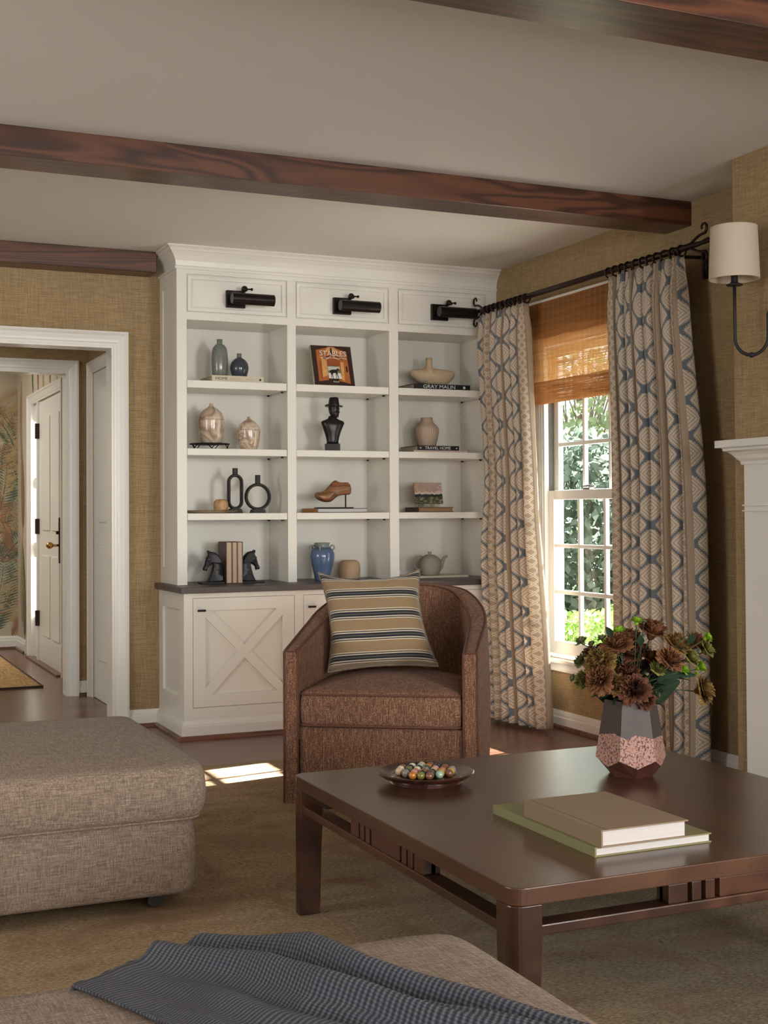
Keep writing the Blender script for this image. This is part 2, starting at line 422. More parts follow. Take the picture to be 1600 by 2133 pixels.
# hall beyond the doorway
HY = 8.34
w = MB().box(XL, -.35, HY, HY+.12, 0, ZC).box(1.505, 1.76, HY, HY+.12, 0, ZC).box(-.35, 1.505, HY, HY+.12, 2.055, ZC)
struct(w.build('wall_hall', 'grass'))
w = MB().box(1.64, 1.76, YB+.13, 7.35, 0, ZC).box(1.64, 1.76, 8.22, HY, 0, ZC).box(1.64, 1.76, 7.35, 8.22, 2.04, ZC)
struct(w.build('wall_hall_side', 'grass'))
M['fernpaper'] = plain('fern_wallpaper_ground', (.50, .44, .34), .8, var=.12, vs=2.5)
EX, EY = 1.656, 11.55
w = MB().box(EX, EX+.15, HY+.12, 9.37, 0, ZC).box(EX, EX+.15, 10.80, EY, 0, ZC).box(EX, EX+.15, 9.37, 10.80, 2.045, ZC)
struct(w.build('wall_entry_side', 'fernpaper'))
struct(bx('wall_entry_far', 'fernpaper', XL, EX+.15, EY, EY+.1, 0, ZC))
# --- wallpaper ferns: pattern pieces lying on the paper
M['f_green'] = plain('fern_green', (.10, .13, .09), .8, var=.25, vs=20)
M['f_gold'] = plain('fern_gold', (.42, .31, .16), .8, var=.2, vs=20)
M['f_rust'] = plain('fern_rust', (.30, .155, .085), .8, var=.2, vs=20)
M['f_pale'] = plain('fern_pale_green', (.33, .34, .24), .8, var=.2, vs=20)
def frond(mb, P, base, ang, L, curl, mi, n=24, wd=.26):
    mb.cur = mi; x, y = base; a = ang; pts = []; n = int(n*1.5)
    for i in range(n+1):
        pts.append((x, y, a)); a += curl/n; x += cos(a)*L/n; y += sin(a)*L/n
    for i in range(n):
        x0, y0, a0 = pts[i]; x1, y1, _ = pts[i+1]; t = i/n; w_ = .006*(1-t)+.001
        nx, ny = -sin(a0), cos(a0)
        mb.add([P(x0-nx*w_, y0-ny*w_), P(x1-nx*w_, y1-ny*w_), P(x1+nx*w_, y1+ny*w_), P(x0+nx*w_, y0+ny*w_)], [(0, 1, 2, 3)])
        if i > 1:
            l = L*wd*sin(pi*min(1, .12+t*.88))**.8*(1-t*.35)
            for sd in (1, -1):
                b = a0+sd*1.15; tx, ty = x0+cos(b)*l, y0+sin(b)*l; hw = L/n*.60
                mx_, my_ = (x0+tx)/2, (y0+ty)/2
                mb.add([P(x0, y0), P(mx_+cos(a0)*hw, my_+sin(a0)*hw), P(tx+cos(a0)*hw*1.2, ty+sin(a0)*hw*1.2), P(mx_-cos(a0)*hw*.6, my_-sin(a0)*hw*.6)], [(0, 1, 2, 3)])
    mb.cur = 0
fm = MB(); Pf = lambda x, y: (x, EY-.0015-random.random()*.001, y)
for (bx_, bz_, an, L, cu, mi) in [(1.02, .95, 1.15, .85, .5, 0), (1.0, .12, 1.2, .85, .4, 0), (1.15, 1.25, 1.9, .9, -1.0, 1), (1.05, 1.95, 1.2, .5, -1.2, 1), (1.25, .75, 2.5, .75, -1.4, 2),
                                  (1.3, .2, 2.0, .7, 1.0, 1), (.95, 1.55, .7, .6, -1.3, 2), (1.1, .5, .3, .5, .6, 1), (1.18, 1.35, .9, .75, -.7, 1), (1.12, .75, 1.0, .7, -.6, 0), (1.2, .05, .8, .7, .5, 2), (1.22, 1.75, 1.9, .6, .8, 0), (1.1, 1.2, .0, .45, .4, 2), (.9, 1.1, .15, .6, -.5, 1), (1.35, 1.6, 1.4, .6, .5, 3), (1.3, .9, 1.4, .7, .4, 3), (.85, .3, .7, .7, .3, 3), (.95, 2.0, .1, .5, -.6, 2), (1.15, 1.0, .9, .55, -.9, 2)]:
    frond(fm, Pf, (bx_+.40, bz_), an, L, cu, mi)
o = fm.build('fern_pattern', ['f_green', 'f_gold', 'f_rust', 'f_pale'], bpy.data.objects['wall_entry_far'])
fm = MB(); Pf = lambda y, z: (EX-.0015-random.random()*.001, y, z)
for (by_, bz_, an, L, cu, mi) in [(11.3, .2, 1.5, .8, .2, 1), (11.25, 1.0, 1.6, .8, -.3, 2), (11.35, 1.7, 1.5, .6, .2, 1), (11.3, 1.5, 1.5, .5, -.2, 3), (10.7, 2.13, 1.3, .35, .3, 0), (10.2, 2.12, 1.5, .38, -.3, 1), (9.9, 2.12, 1.6, .38, .3, 2), (9.6, 2.12, 1.5, .4, 0, 1), (10.45, 2.12, 1.5, .38, 0, 2), (11.15, .1, 1.5, .8, -.1, 0)]:
    frond(fm, Pf, (by_, bz_), an, L, cu, mi, wd=.16)
fm.build('fern_pattern', ['f_green', 'f_gold', 'f_rust', 'f_pale'], bpy.data.objects['wall_entry_side'])

# --- baseboards with quarter-round shoe
def baseboard(name, along, fixed, side, a, b, h=.092, shoe=True):
    # along: 1 runs in Y at x=fixed; 0 runs in X at y=fixed; side: direction of the room (+1/-1)
    s = side
    prof = [(0, 0), (0, h), (s*.006, h), (s*.009, h-.010), (s*.012, h-.018), (s*.012, h-.030), (s*.017, h-.036), (s*.017, 0)]
    m_ = MB(); poly = [(fixed+p, z) for p, z in prof]
    if along == 1: m_.prism(poly, 1, a, b)
    else: m_.prism(poly, 0, a, b)
    o = struct(m_.build(name, 'trimwhite'))
    if shoe:
        q = [(fixed+s*.017, 0), (fixed+s*.033, 0), (fixed+s*.031, .010), (fixed+s*.024, .017), (fixed+s*.017, .019)]
        m_ = MB(); m_.prism(q, 1 if along == 1 else 0, a, b)
        m_.build('shoe_moulding', 'floorshoe', o)
    return o
M['floorshoe'] = wood('shoe_wood', (.07, .022, .012), (.17, .062, .035), 'X', .35)
baseboard('baseboard_right', 1, XW, -1, CY, 6.40)
baseboard('baseboard_back', 0, YB, -1, 1.575, 1.745)
baseboard('baseboard_hall', 0, HY, -1, 1.568, 1.64)
baseboard('baseboard_entry', 0, EY, -1, .2, EX, .11)
baseboard('baseboard_entry_side', 1, EX, -1, 11.07, EY, .11)

# --- casings
def casing_profile(w):  # (offset from opening edge, projection)
    return [(0, .010), (0, .0), (w, 0), (w, .028), (w-.012, .030), (w-.022, .022), (w-.030, .020), (.030, .016), (.018, .014), (.012, .010)]
def casing(name, y, x0, x1, z, w, parent=None, sgn=-1, legs=(1, 1), z0=0, mat='trimwhite'):
    m_ = MB(); pr = casing_profile(w)
    def sweep(path):
        n = len(pr); vs = []
        for (px, pz, dx, dz) in path:
            for o_, pj in pr: vs.append((px+dx*o_, y+sgn*pj, pz+dz*o_))
        fs = []
        for i in range(len(path)-1): fs += [(i*n+k, i*n+(k+1) % n, (i+1)*n+(k+1) % n, (i+1)*n+k) for k in range(n)]
        fs += [tuple(range(n)), tuple((len(path)-1)*n+k for k in range(n-1, -1, -1))]
        m_.add(vs, fs)
    path = []
    if legs[0]: path.append((x0, z0, -1, 0))
    path += [(x0, z, -1, 1), (x1, z, 1, 1)]
    if legs[1]: path.append((x1, z0, 1, 0))
    sweep(path)
    return m_
o = casing('trim_1', YB, DX0, DX1, DZ, .075).build('trim_1', 'trimwhite'); struct(o)
j = MB().box(DX1-.012, DX1, YB-.004, YB+.134, 0, DZ).box(DX0, DX0+.012, YB-.004, YB+.134, 0, DZ).box(DX0, DX1, YB-.004, YB+.134, DZ-.012, DZ)
struct(j.build('trim_2', 'trimwhite'))
o = casing('trim_3', HY, -.35, 1.498, DZ, .072).build('trim_3', 'trimwhite'); struct(o)
j = MB().box(1.492, 1.505, HY-.004, HY+.124, 0, DZ).box(-.35, 1.505, HY-.004, HY+.124, DZ-.01, DZ+.002)
struct(j.build('trim_4', 'trimwhite'))
# casing of the side door in the hall (on the plane x=1.64)
def swapxy(m_, x):  # a casing built on plane y=0 facing -y  -> plane x facing -x
    m_.v = [(x+v[1], v[0], v[2]) for v in m_.v]; return m_
o = swapxy(casing('c', 0, 7.35, 8.22, 2.04, .07), 1.64).build('trim_5', 'trimwhite'); struct(o)
dr = struct(bx('door_1', 'trimwhite', 1.644, 1.68, 7.35, 8.22, 0.005, 2.04))
for z0, z1 in ((.25, .95), (1.1, 1.9)): bx('door_panel', 'trimwhite', 1.637, 1.646, 7.5, 8.07, z0, z1, dr, bevel=.003)

# --- entry door, sidelight
ed = struct(bx('door_2', 'trimwhite', EX+0.005, EX+0.050, 9.39, 10.43, .012, 2.035))
for y0, y1 in ((9.52, 9.83), (9.93, 10.26)):
    for z0, z1 in ((.22, .84), (1.03, 1.90)):
        m_ = MB().box(EX-0.004, EX+0.006, y0, y1, z0, z1)
        m_.build('door_panel', 'trimwhite', ed, bevel=.008)
hp = MB().box(EX-0.012, EX+0.006, 9.455, 9.500, .80, 1.13).build('handle_plate', 'bronze', ed, bevel=.006)
kb = MB(); kb.tube([(EX-0.010, 9.478, .93), (EX-0.060, 9.478, .93)], .009); kb.ball((EX-0.075, 9.478, .93), .027, 16, (1, 1, .9))
kb.build('door_knob', 'brass', ed, smooth=True)
MB().tube([(EX+0.000, 9.478, 1.02), (EX-0.030, 9.478, 1.02)], [.012, .012]).build('door_latch', 'bronze', ed)
MB().tube([(EX+0.010, 9.43, .66), (EX+0.000, 9.43, .66)], .016).build('keyhole_cover', 'bronze', ed)
for z in (1.75, 1.0, .28): MB().box(EX-0.026, EX+0.008, 10.425, 10.46, z, z+.12).build('hinge', 'bronze', ed)
fr = MB()
fr.box(EX-.01, EX+.13, 10.43, 10.49, 0, 2.045).box(EX-.012, EX+.13, 10.755, 10.80, 0, 2.045).box(EX, EX+.13, 9.37, 9.39, 0, 2.045)
for z0, z1 in ((0, .33), (.81, .93), (1.36, 1.45), (1.90, 2.045)): fr.box(EX+.02, EX+.06, 10.49, 10.755, z0, z1)
wf = struct(fr.build('window_2', 'trimwhite', bevel=.002))
for z0, z1 in ((.33, .81), (.93, 1.36), (1.45, 1.90)): bx('window_pane', 'frost', EX+.035, EX+.045, 10.49, 10.755, z0, z1, wf)
o = swapxy(casing('c', 0, 9.37, 10.80, 2.045, .075), EX).build('trim_6', 'trimwhite'); struct(o)
o = struct(bx('trim_7', 'floorshoe', EX-.05, EX+.13, 9.37, 10.8, 0, .012))

# ================================================================== CEILING BEAMS
def beam(label, y0, y1, x0, x1, z0=2.44):
    return tag(bx('ceiling_beam', 'beam', x0, x1, y0, y1, z0, ZC, bevel=.003), label, 'beam')
beam('dark stained wooden ceiling beam crossing the whole room above the armchair', 4.79, 4.985, XL, XW)
beam('dark wooden beam nearest the viewer, cutting the top right of the ceiling', 2.745, 2.955, XL, XW)
beam('dark wooden beam on the back wall above the doorway, ending at the bookcase', 6.815, YB, XL, 1.70)

# ================================================================== BOOKCASE
UX0, UX1, UF = 1.757, XW, 6.62
bc = thing('bookcase', 'white painted built-in bookcase with twelve open compartments and crown moulding', 'bookcase', (2.7, 6.8, .775))
ST = [(1.757, 1.811), (2.369, 2.419), (2.974, 3.030), (3.590, 3.66)]
OP = [(1.811, 2.369), (2.419, 2.974), (3.030, 3.590)]
ZB = .775
def pinmat():
    m, nt, b = newmat('white_paint_with_pin_holes'); x, y, z = sep(nt, coords(nt))   # object origin: the bookcase's
    dz = ((z*(1/.046)).frac()-.5).abs()*.046
    d1 = ((y-(UF+.05-6.8)).abs().m('POWER', 2)+dz*dz).m('SQRT').lt(.0027); d2 = ((y-(YB-.07-6.8)).abs().m('POWER', 2)+dz*dz).m('SQRT').lt(.0027)
    lim = z.gt(.30)*z.lt(1.30)
    setc(nt, b, mix(nt, ((d1+d2)*lim).clamp(), (.74, .725, .67), (.10, .09, .08))); b.inputs['Roughness'].default_value = .32; return m
M['whitepins'] = pinmat()
fr = MB()
for a, b in ST: fr.box(a, b, UF, UF+.022, ZB, 2.44)
fr.box(UX0, UX1, UF, UF+.022, 2.168, 2.207).box(UX0, UX1, UF, UF+.022, 2.409, 2.46)
fr.build('face_frame', 'white', bc, bevel=.0015)
sp = MB().box(UX0+.004, UX0+.022, UF+.02, YB, ZB, 2.45)
# left side: raised frame with recessed panel
for (y0, y1, z0, z1) in ((UF+.0, YB, ZB, ZB+.09), (UF, YB, 2.36, 2.45), (UF, UF+.06, ZB, 2.45), (YB-.06, YB, ZB, 2.45)): sp.box(UX0-.0, UX0+.012, y0, y1, z0, z1)
sp.build('side_panel', 'white', bc, bevel=.002)
for i in (1, 2):
    a, b = ST[i]; bx('partition', 'whitepins', a+.004, b-.004, UF+.02, YB-.012, ZB, 2.168, bc)
bx('side_panel', 'whitepins', 3.592, 3.645, UF+.02, YB-.012, ZB, 2.44, bc)
bx('side_panel', 'white', 1.779, 1.811, UF+.02, YB-.012, ZB, 2.168, bc)
bx('back_panel', 'white', UX0+.01, 3.655, YB-.015, YB-.003, ZB, 2.5, bc)
bx('top_board', 'white', UX0+.01, 3.655, UF+.02, YB-.012, 2.168, 2.19, bc)
for zt, zb in ((1.851, 1.811), (1.492, 1.456), (1.150, 1.114)):
    for a, b in OP: bx('shelf', 'white', a+.002, b-.002, UF+.004, YB-.016, zb, zt, bc, bevel=.002)
for a, b in OP:
    p = bx('frieze_panel', 'white', a, b, UF+.012, UF+.03, 2.207, 2.409, bc)
    m_ = MB(); t = .022
    for (x0, x1, z0, z1) in ((a+.006, b-.006, 2.403-t, 2.403), (a+.006, b-.006, 2.213, 2.213+t), (a+.006, a+.006+t, 2.213, 2.403), (b-.006-t, b-.006, 2.213, 2.403)): m_.box(x0, x1, UF+.003, UF+.013, z0, z1)
    m_.build('panel_moulding', 'white', p, bevel=.004)
for zb in (1.811, 1.456, 1.114):
    for a, b in OP:
        for y in (UF+.06, YB-.06): bx('shelf_clip', 'blackiron', b-.016, b-.004, y-.004, y+.004, zb-.008, zb, bc)
# crown moulding around left return and front
cr = MB()
prof = [(0, 2.432), (.010, 2.432), (.010, 2.445), (.004, 2.450), (.008, 2.475), (.020, 2.500), (.038, 2.520), (.044, 2.524), (.044, 2.530), (.052, 2.538), (.060, 2.541), (.060, 2.5499), (0, 2.5499)]
n = len(prof); vs = []
for (px, py, dx, dy) in ((UX0, YB, -1, 0), (UX0, UF, -1, -1), (UX1, UF, 0, -1)):
    for o_, z in prof: vs.append((px+dx*o_, py+dy*o_, z))
fs = []
for i in range(2): fs += [(i*n+k, i*n+(k+1) % n, (i+1)*n+(k+1) % n, (i+1)*n+k) for k in range(n)]
fs += [tuple(range(n)), tuple(2*n+k for k in range(n-1, -1, -1))]
cr.add(vs, fs); cr.build('crown_moulding', 'white', bc)
# picture lights on the frieze
def picture_light(xc, label):
    t = thing('picture_light', label, 'lamp', (xc, UF+.0, 2.29), 0, 'picture lights above the bookcase')
    x0 = xc-.062
    MB().box(x0, x0+.105, UF-.010, UF+.013, 2.243, 2.335).build('backplate', 'lampbronze', t, bevel=.003)
    a = MB(); a.tube([(x0+.085, UF-.005, 2.325), (x0+.085, UF-.045, 2.337), (x0+.085, UF-.085, 2.328)], .008, 10)
    a.ball((x0+.085, UF-.055, 2.338), .017, 14); a.tube([(x0+.085, UF-.055, 2.338), (x0+.125, UF-.055, 2.338)], .004, 8); a.ball((x0+.125, UF-.055, 2.338), .008, 10)
    a.build('swivel_arm', 'lampbronze', t, smooth=True)
    s = MB(); rr = .031; y, z = UF-.10, 2.277; seg = 24; x1, x2 = x0+.002, x0+.232
    pts = [(cos(radians(-200+k*(220/seg))), sin(radians(-200+k*(220/seg)))) for k in range(seg+1)]
    pts = [(cos(radians(262-k*(300/seg))), sin(radians(262-k*(300/seg)))) for k in range(seg+1)]
    out = [(y+p[0]*rr, z+p[1]*rr) for p in pts]; inn = [(y+p[0]*(rr-.002), z+p[1]*(rr-.002)) for p in reversed(pts)]
    s.prism(out+inn, 0, x1, x2); s.prism(out, 0, x1, x1+.002); s.prism(out, 0, x2-.002, x2)
    s.build('shade', 'lampbronze', t, smooth=True, auto=30)
    b_ = MB(); b_.tube([(x1+.02, y, z), (x2-.02, y, z)], .010); b_.build('bulb_tube', 'steel', t, smooth=True)
picture_light(2.088, 'dark bronze picture light on the left frieze panel, above the blue vases')
picture_light(2.700, 'dark bronze picture light on the middle frieze panel, above the stables book')
picture_light(3.300, 'dark bronze picture light on the right frieze panel, its end by the curtain finial')

# ================================================================== BASE CABINET, WORKTOP
LX0, LF = 1.745, 6.45
bcab = thing('base_cabinet', 'white base cabinet with crossed-front doors under the dark worktop', 'cabinet', (2.7, 6.7, 0))
m_ = MB()
m_.box(LX0+.012, XW-.004, LF+.02, YB-.004, .09, .742)
m_.build('carcass', 'white', bcab)
DO = [(1.792, 2.343), (2.392, 2.98), (3.03, 3.60)]
m_ = MB()
xs = [LX0]+[v for d in DO for v in d]+[XW-.004]
for i in range(0, len(xs), 2): m_.box(xs[i], xs[i+1], LF, LF+.021, .09, .742)
m_.box(LX0, XW-.004, LF, LF+.021, .717, .742).box(LX0, XW-.004, LF, LF+.021, .09, .156)
m_.build('face_frame', 'white', bcab, bevel=.0012)
m_ = MB()
for (y0, y1, z0, z1) in ((LF+.02, YB-.005, .09, .21), (LF+.02, YB-.005, .655, .742), (LF+.02, LF+.09, .09, .742), (YB-.09, YB-.005, .09, .742)): m_.box(LX0, LX0+.013, y0, y1, z0, z1)
m_.build('side_panel', 'white', bcab, bevel=.003)
for k, (a, b) in enumerate(DO):
    g = .0022; x0, x1, z0, z1 = a+g, b-g, .156+g, .717-g; fw = .065
    m_ = MB(); m_.box(x0, x1, LF+.015, LF+.022, z0, z1)
    for q in ((x0, x1, z1-fw, z1), (x0, x1, z0, z0+fw), (x0, x0+fw, z0, z1), (x1-fw, x1, z0, z1)): m_.box(q[0], q[1], LF+.001, LF+.016, q[2], q[3])
    ix0, ix1, iz0, iz1 = x0+fw, x1-fw, z0+fw, z1-fw
    def brace(p, q, w_=.025, lift=0):
        d = Vector((q[0]-p[0], q[1]-p[1])).normalized(); nn = Vector((-d.y, d.x))*w_
        pl = [(p[0]+nn.x, p[1]+nn.y), (q[0]+nn.x, q[1]+nn.y), (q[0]-nn.x, q[1]-nn.y), (p[0]-nn.x, p[1]-nn.y)]
        vs = [(x, LF+.0012+lift, z) for x, z in pl]+[(x, LF+.016, z) for x, z in pl]
        m_.add(vs, [(0, 1, 2, 3), (7, 6, 5, 4), (0, 4, 5, 1), (1, 5, 6, 2), (2, 6, 7, 3), (3, 7, 4, 0)])
    brace((ix0-.006, iz0-.006), (ix1+.006, iz1+.006)); brace((ix0-.006, iz1+.006), (ix1+.006, iz0-.006), lift=.0004)
    d = m_.build('door', 'white', bcab, bevel=.0025)
    hx = x0+.040 if k != 1 else x0+.042
    h = MB(); h.box(hx-.021, hx+.021, LF-.020, LF-.012, .648, .658).tube([(hx-.010, LF+.002, .653), (hx-.010, LF-.014, .653)], .003, 8).tube([(hx+.010, LF+.002, .653), (hx+.010, LF-.014, .653)], .003, 8)
    h.build('handle', 'blackiron', d)
# base moulding
cr = MB(); prof = [(0, .0), (.022, 0), (.022, .066), (.018, .068), (.018, .074), (.010, .086), (.003, .098), (0, .100)]
n = len(prof); vs = []
for (px, py, dx, dy) in ((LX0+.004, YB-.005, -1, 0), (LX0+.004, LF+.004, -1, -1), (XW-.005, LF+.004, 0, -1)):
    for o_, z in prof: vs.append((px+dx*o_, py+dy*o_, z))
fs = []
for i in range(2): fs += [(i*n+k, i*n+(k+1) % n, (i+1)*n+(k+1) % n, (i+1)*n+k) for k in range(n)]
fs += [tuple(range(n)), tuple(2*n+k for k in range(n-1, -1, -1))]
cr.add(vs, fs); bm_ = cr.build('base_moulding', 'white', bcab)
cr = MB(); prof = [(.022, 0), (.040, 0), (.038, .010), (.030, .018), (.022, .020)]
n = len(prof); vs = []
for (px, py, dx, dy) in ((LX0+.004, YB-.02, -1, 0), (LX0+.004, LF+.004, -1, -1), (XW-.02, LF+.004, 0, -1)):
    for o_, z in prof: vs.append((px+dx*o_, py+dy*o_, z))
fs = []
for i in range(2): fs += [(i*n+k, i*n+(k+1) % n, (i+1)*n+(k+1) % n, (i+1)*n+k) for k in range(n)]
fs += [tuple(range(n)), tuple(2*n+k for k in range(n-1, -1, -1))]
cr.add(vs, fs); cr.build('shoe_moulding', 'floorshoe', bm_)
M['stone'] = plain('dark_soapstone', (.072, .055, .052), .42, var=.35, vs=9, bs=.05)
tag(bx('worktop', 'stone', 1.722, XW-.003, 6.42, YB-.003, .7425, .7745, bevel=.003), 'dark brown stone worktop on the white base cabinet', 'worktop')
ZB = .7748
# ================================================================== WINDOW
wn = MB(); X0, X1 = XW, XW+.11
wn.box(X0-.004, X1+.005, WY0, WY0+.018, WZ0, WZ1).box(X0-.004, X1+.005, WY1-.018, WY1, WZ0, WZ1).box(X0, X1, WY0, WY1, WZ1-.018, WZ1)
win = struct(wn.build('window_1', 'trimwhite'))
def sash(x0, x1, z0, z1, y0, y1, nm, topr, botr, rows):
    s = MB(); st = .048
    s.box(x0, x1, y0, y0+st, z0, z1).box(x0, x1, y1-st, y1, z0, z1).box(x0, x1, y0+st, y1-st, z1-topr, z1).box(x0, x1, y0+st, y1-st, z0, z0+botr)
    gy0, gy1, gz0, gz1 = y0+st, y1-st, z0+botr, z1-topr
    for i in (1, 2): y = gy0+(gy1-gy0)*i/3; s.box(x0+.004, x1-.004, y-.010, y+.010, gz0, gz1)
    for z in rows: s.box(x0+.003, x1-.003, gy0, gy1, z-.010, z+.010)
    o = s.build('sash', 'trimwhite', win, bevel=.003)
    bx('window_pane', 'glass', (x0+x1)/2-.002, (x0+x1)/2+.002, gy0, gy1, gz0, gz1, o)
    return o
low = sash(XW+.022, XW+.052, .385, 1.262, WY0+.018, WY1-.018, 'l', .050, .070, (.718, .965))
up = sash(XW+.056, XW+.086, 1.225, 2.042, WY0+.018, WY1-.018, 'u', .045, .040, (1.51, 1.76))
MB().box(XW+.025, XW+.052, 5.69, 5.75, 1.262, 1.272).tube([(XW+.04, 5.66, 1.277), (XW+.04, 5.72, 1.283), (XW+.04, 5.77, 1.278)], .006, 8).build('sash_lock', 'steel', win)
# stops, dark track
bx('jamb_track', plain('track_grey', (.12, .11, .10), .6), XW+.024, XW+.054, WY1-.022, WY1-.018, 1.262, 2.04, win)
c = swapxy(casing('c', 0, WY0, WY1, WZ1, .085, z0=WZ0), XW).build('casing', 'trimwhite', win)
# stool and apron
s = MB(); s.box(XW-.040, XW+.13, WY0-.10, WY1+.10, WZ0-.020, WZ0+.0).build('sill', 'trimwhite', win, bevel=.004)
s = MB(); s.box(XW-.014, XW, WY0-.085, WY1+.085, .300, WZ0-.02).box(XW-.020, XW, WY0-.085, WY1+.085, .300, .312).build('apron', 'trimwhite', win, bevel=.003)

# bamboo roman shade
def shade_fn():
    m_ = MB(); ys0, ys1 = 5.13, 6.235
    prof = [(3.610, 2.275), (3.608, 2.18), (3.604, 2.06), (3.612, 1.99), (3.620, 1.90), (3.612, 1.856), (3.596, 1.842), (3.590, 1.836), (3.588, 1.80), (3.588, 1.76), (3.590, 1.722)]
    L = [0]
    for i in range(1, len(prof)): L.append(L[-1]+sqrt((prof[i][0]-prof[i-1][0])**2+(prof[i][1]-prof[i-1][1])**2))
    vs = [(x, y, z) for (x, z) in prof for y in (ys0, ys1)]
    fs = [(2*i, 2*i+1, 2*i+3, 2*i+2) for i in range(len(prof)-1)]
    us = [[(ys0, L[i]), (ys1, L[i]), (ys1, L[i+1]), (ys0, L[i+1])] for i in range(len(prof)-1)]
    m_.add(vs, fs, us); return m_
shd = thing('roman_shade', 'orange-brown woven bamboo roman shade covering the top of the window', 'window shade', (3.62, 5.7, 1.72))
shade_fn().build('woven_panel', 'bamboo', shd, smooth=True)
m_ = MB(); m_.add([(3.6065, 5.13, 2.275), (3.6065, 6.235, 2.275), (3.600, 6.235, 2.075), (3.600, 5.13, 2.075)], [(0, 1, 2, 3)], [[(5.13, 0), (6.235, 0), (6.235, .2), (5.13, .2)]])
m_.build('valance', 'bamboo', shd)
m_ = MB(); m_.add([(3.596, 5.13, 1.845), (3.596, 6.235, 1.845), (3.594, 6.235, 1.722), (3.594, 5.13, 1.722)], [(0, 1, 2, 3)], [[(5.13, .3), (6.235, .3), (6.235, .42), (5.13, .42)]])
m_.build('folded_hem', 'bamboo', shd)
bx('head_rail', 'trimwhite', 3.612, 3.628, 5.135, 6.23, 2.262, 2.29, shd)

# ================================================================== CURTAINS AND ROD
RX, RZ = 3.500, 2.296
rod = thing('curtain_rod', 'dark bronze curtain rod with scrolled ends above the window', 'curtain rod', (RX, 5.7, RZ))
MB().tube([(RX, 4.60, RZ), (RX, 6.50, RZ)], .0145, 14).build('pole', 'bronze', rod, smooth=True)
def scroll(y, s):
    f = MB()
    for sg in (1, -1):
        pts = []
        for k in range(30):
            t = k/29
            if t < .45: q = t/.45; pts.append((RX, y+s*(.0+.10*q), RZ+sg*(.006+.032*sin(q*pi*.5)*q+.010*sin(q*pi))))
            else:
                q = (t-.45)/.55; a = -pi/2*0+q*1.6*pi; r_ = .028*(1-.62*q)
                cx_, cz_ = y+s*.10, RZ+sg*(.038+.026)
                pts.append((RX, cx_+s*sin(a)*r_, cz_-sg*cos(a)*r_*1.0))
        f.tube(pts, [.006]*20+[.005]*10, 8)
    f.tube([(RX, y, RZ), (RX, y+s*.09, RZ), (RX, y+s*.13, RZ+.004), (RX, y+s*.16, RZ)], [.0145, .009, .013, .004], 10)
    f.build('finial', 'bronze', rod, smooth=True)
scroll(4.60, -1); scroll(6.475, 1)
for y in (4.690, 6.44):
    b_ = MB(); b_.box(XW-.012, XW, y-.016, y+.016, RZ-.115, RZ+.005).tube([(XW-.006, y, RZ-.02), (RX+.02, y, RZ-.026), (RX, y, RZ-.018)], .008, 8).tube([(RX-.018, y, RZ-.002), (RX-.012, y, RZ-.016), (RX+.004, y, RZ-.020), (RX+.018, y, RZ-.012), (RX+.022, y, RZ+.006)], .006, 8)
    b_.build('bracket', 'bronze', rod, smooth=True)
ORD = ['first', 'second', 'third', 'fourth', 'fifth', 'sixth', 'seventh', 'eighth', 'ninth', 'tenth', 'eleventh', 'twelfth']
def rings(y0, y1, n, lab, grp):
    k0 = None
    for k in range(n):
        y = y0+(y1-y0)*k/(n-1)+random.uniform(-.006, .006); tl = random.uniform(-.30, .30)
        if k0 is None:
            m_ = MB(); m_.tube([(cos(a*2*pi/22)*.0235, 0, sin(a*2*pi/22)*.0235) for a in range(22)], .0042, 7, closed=True)
            o = m_.build('curtain_ring', 'bronze', smooth=True); k0 = o
        else: o = k0.copy(); COL.objects.link(o)
        o.location = (RX, y, RZ-.008); o.rotation_euler = (0, 0, tl)
        tag(o, lab % ORD[k], 'curtain ring', grp)
rings(6.45, 6.00, 10, 'dark metal ring, %s from the left on the rod over the left curtain', 'rings over the left curtain')
rings(5.22, 4.66, 11, 'dark metal ring, %s from the left on the rod over the right curtain', 'rings over the right curtain')

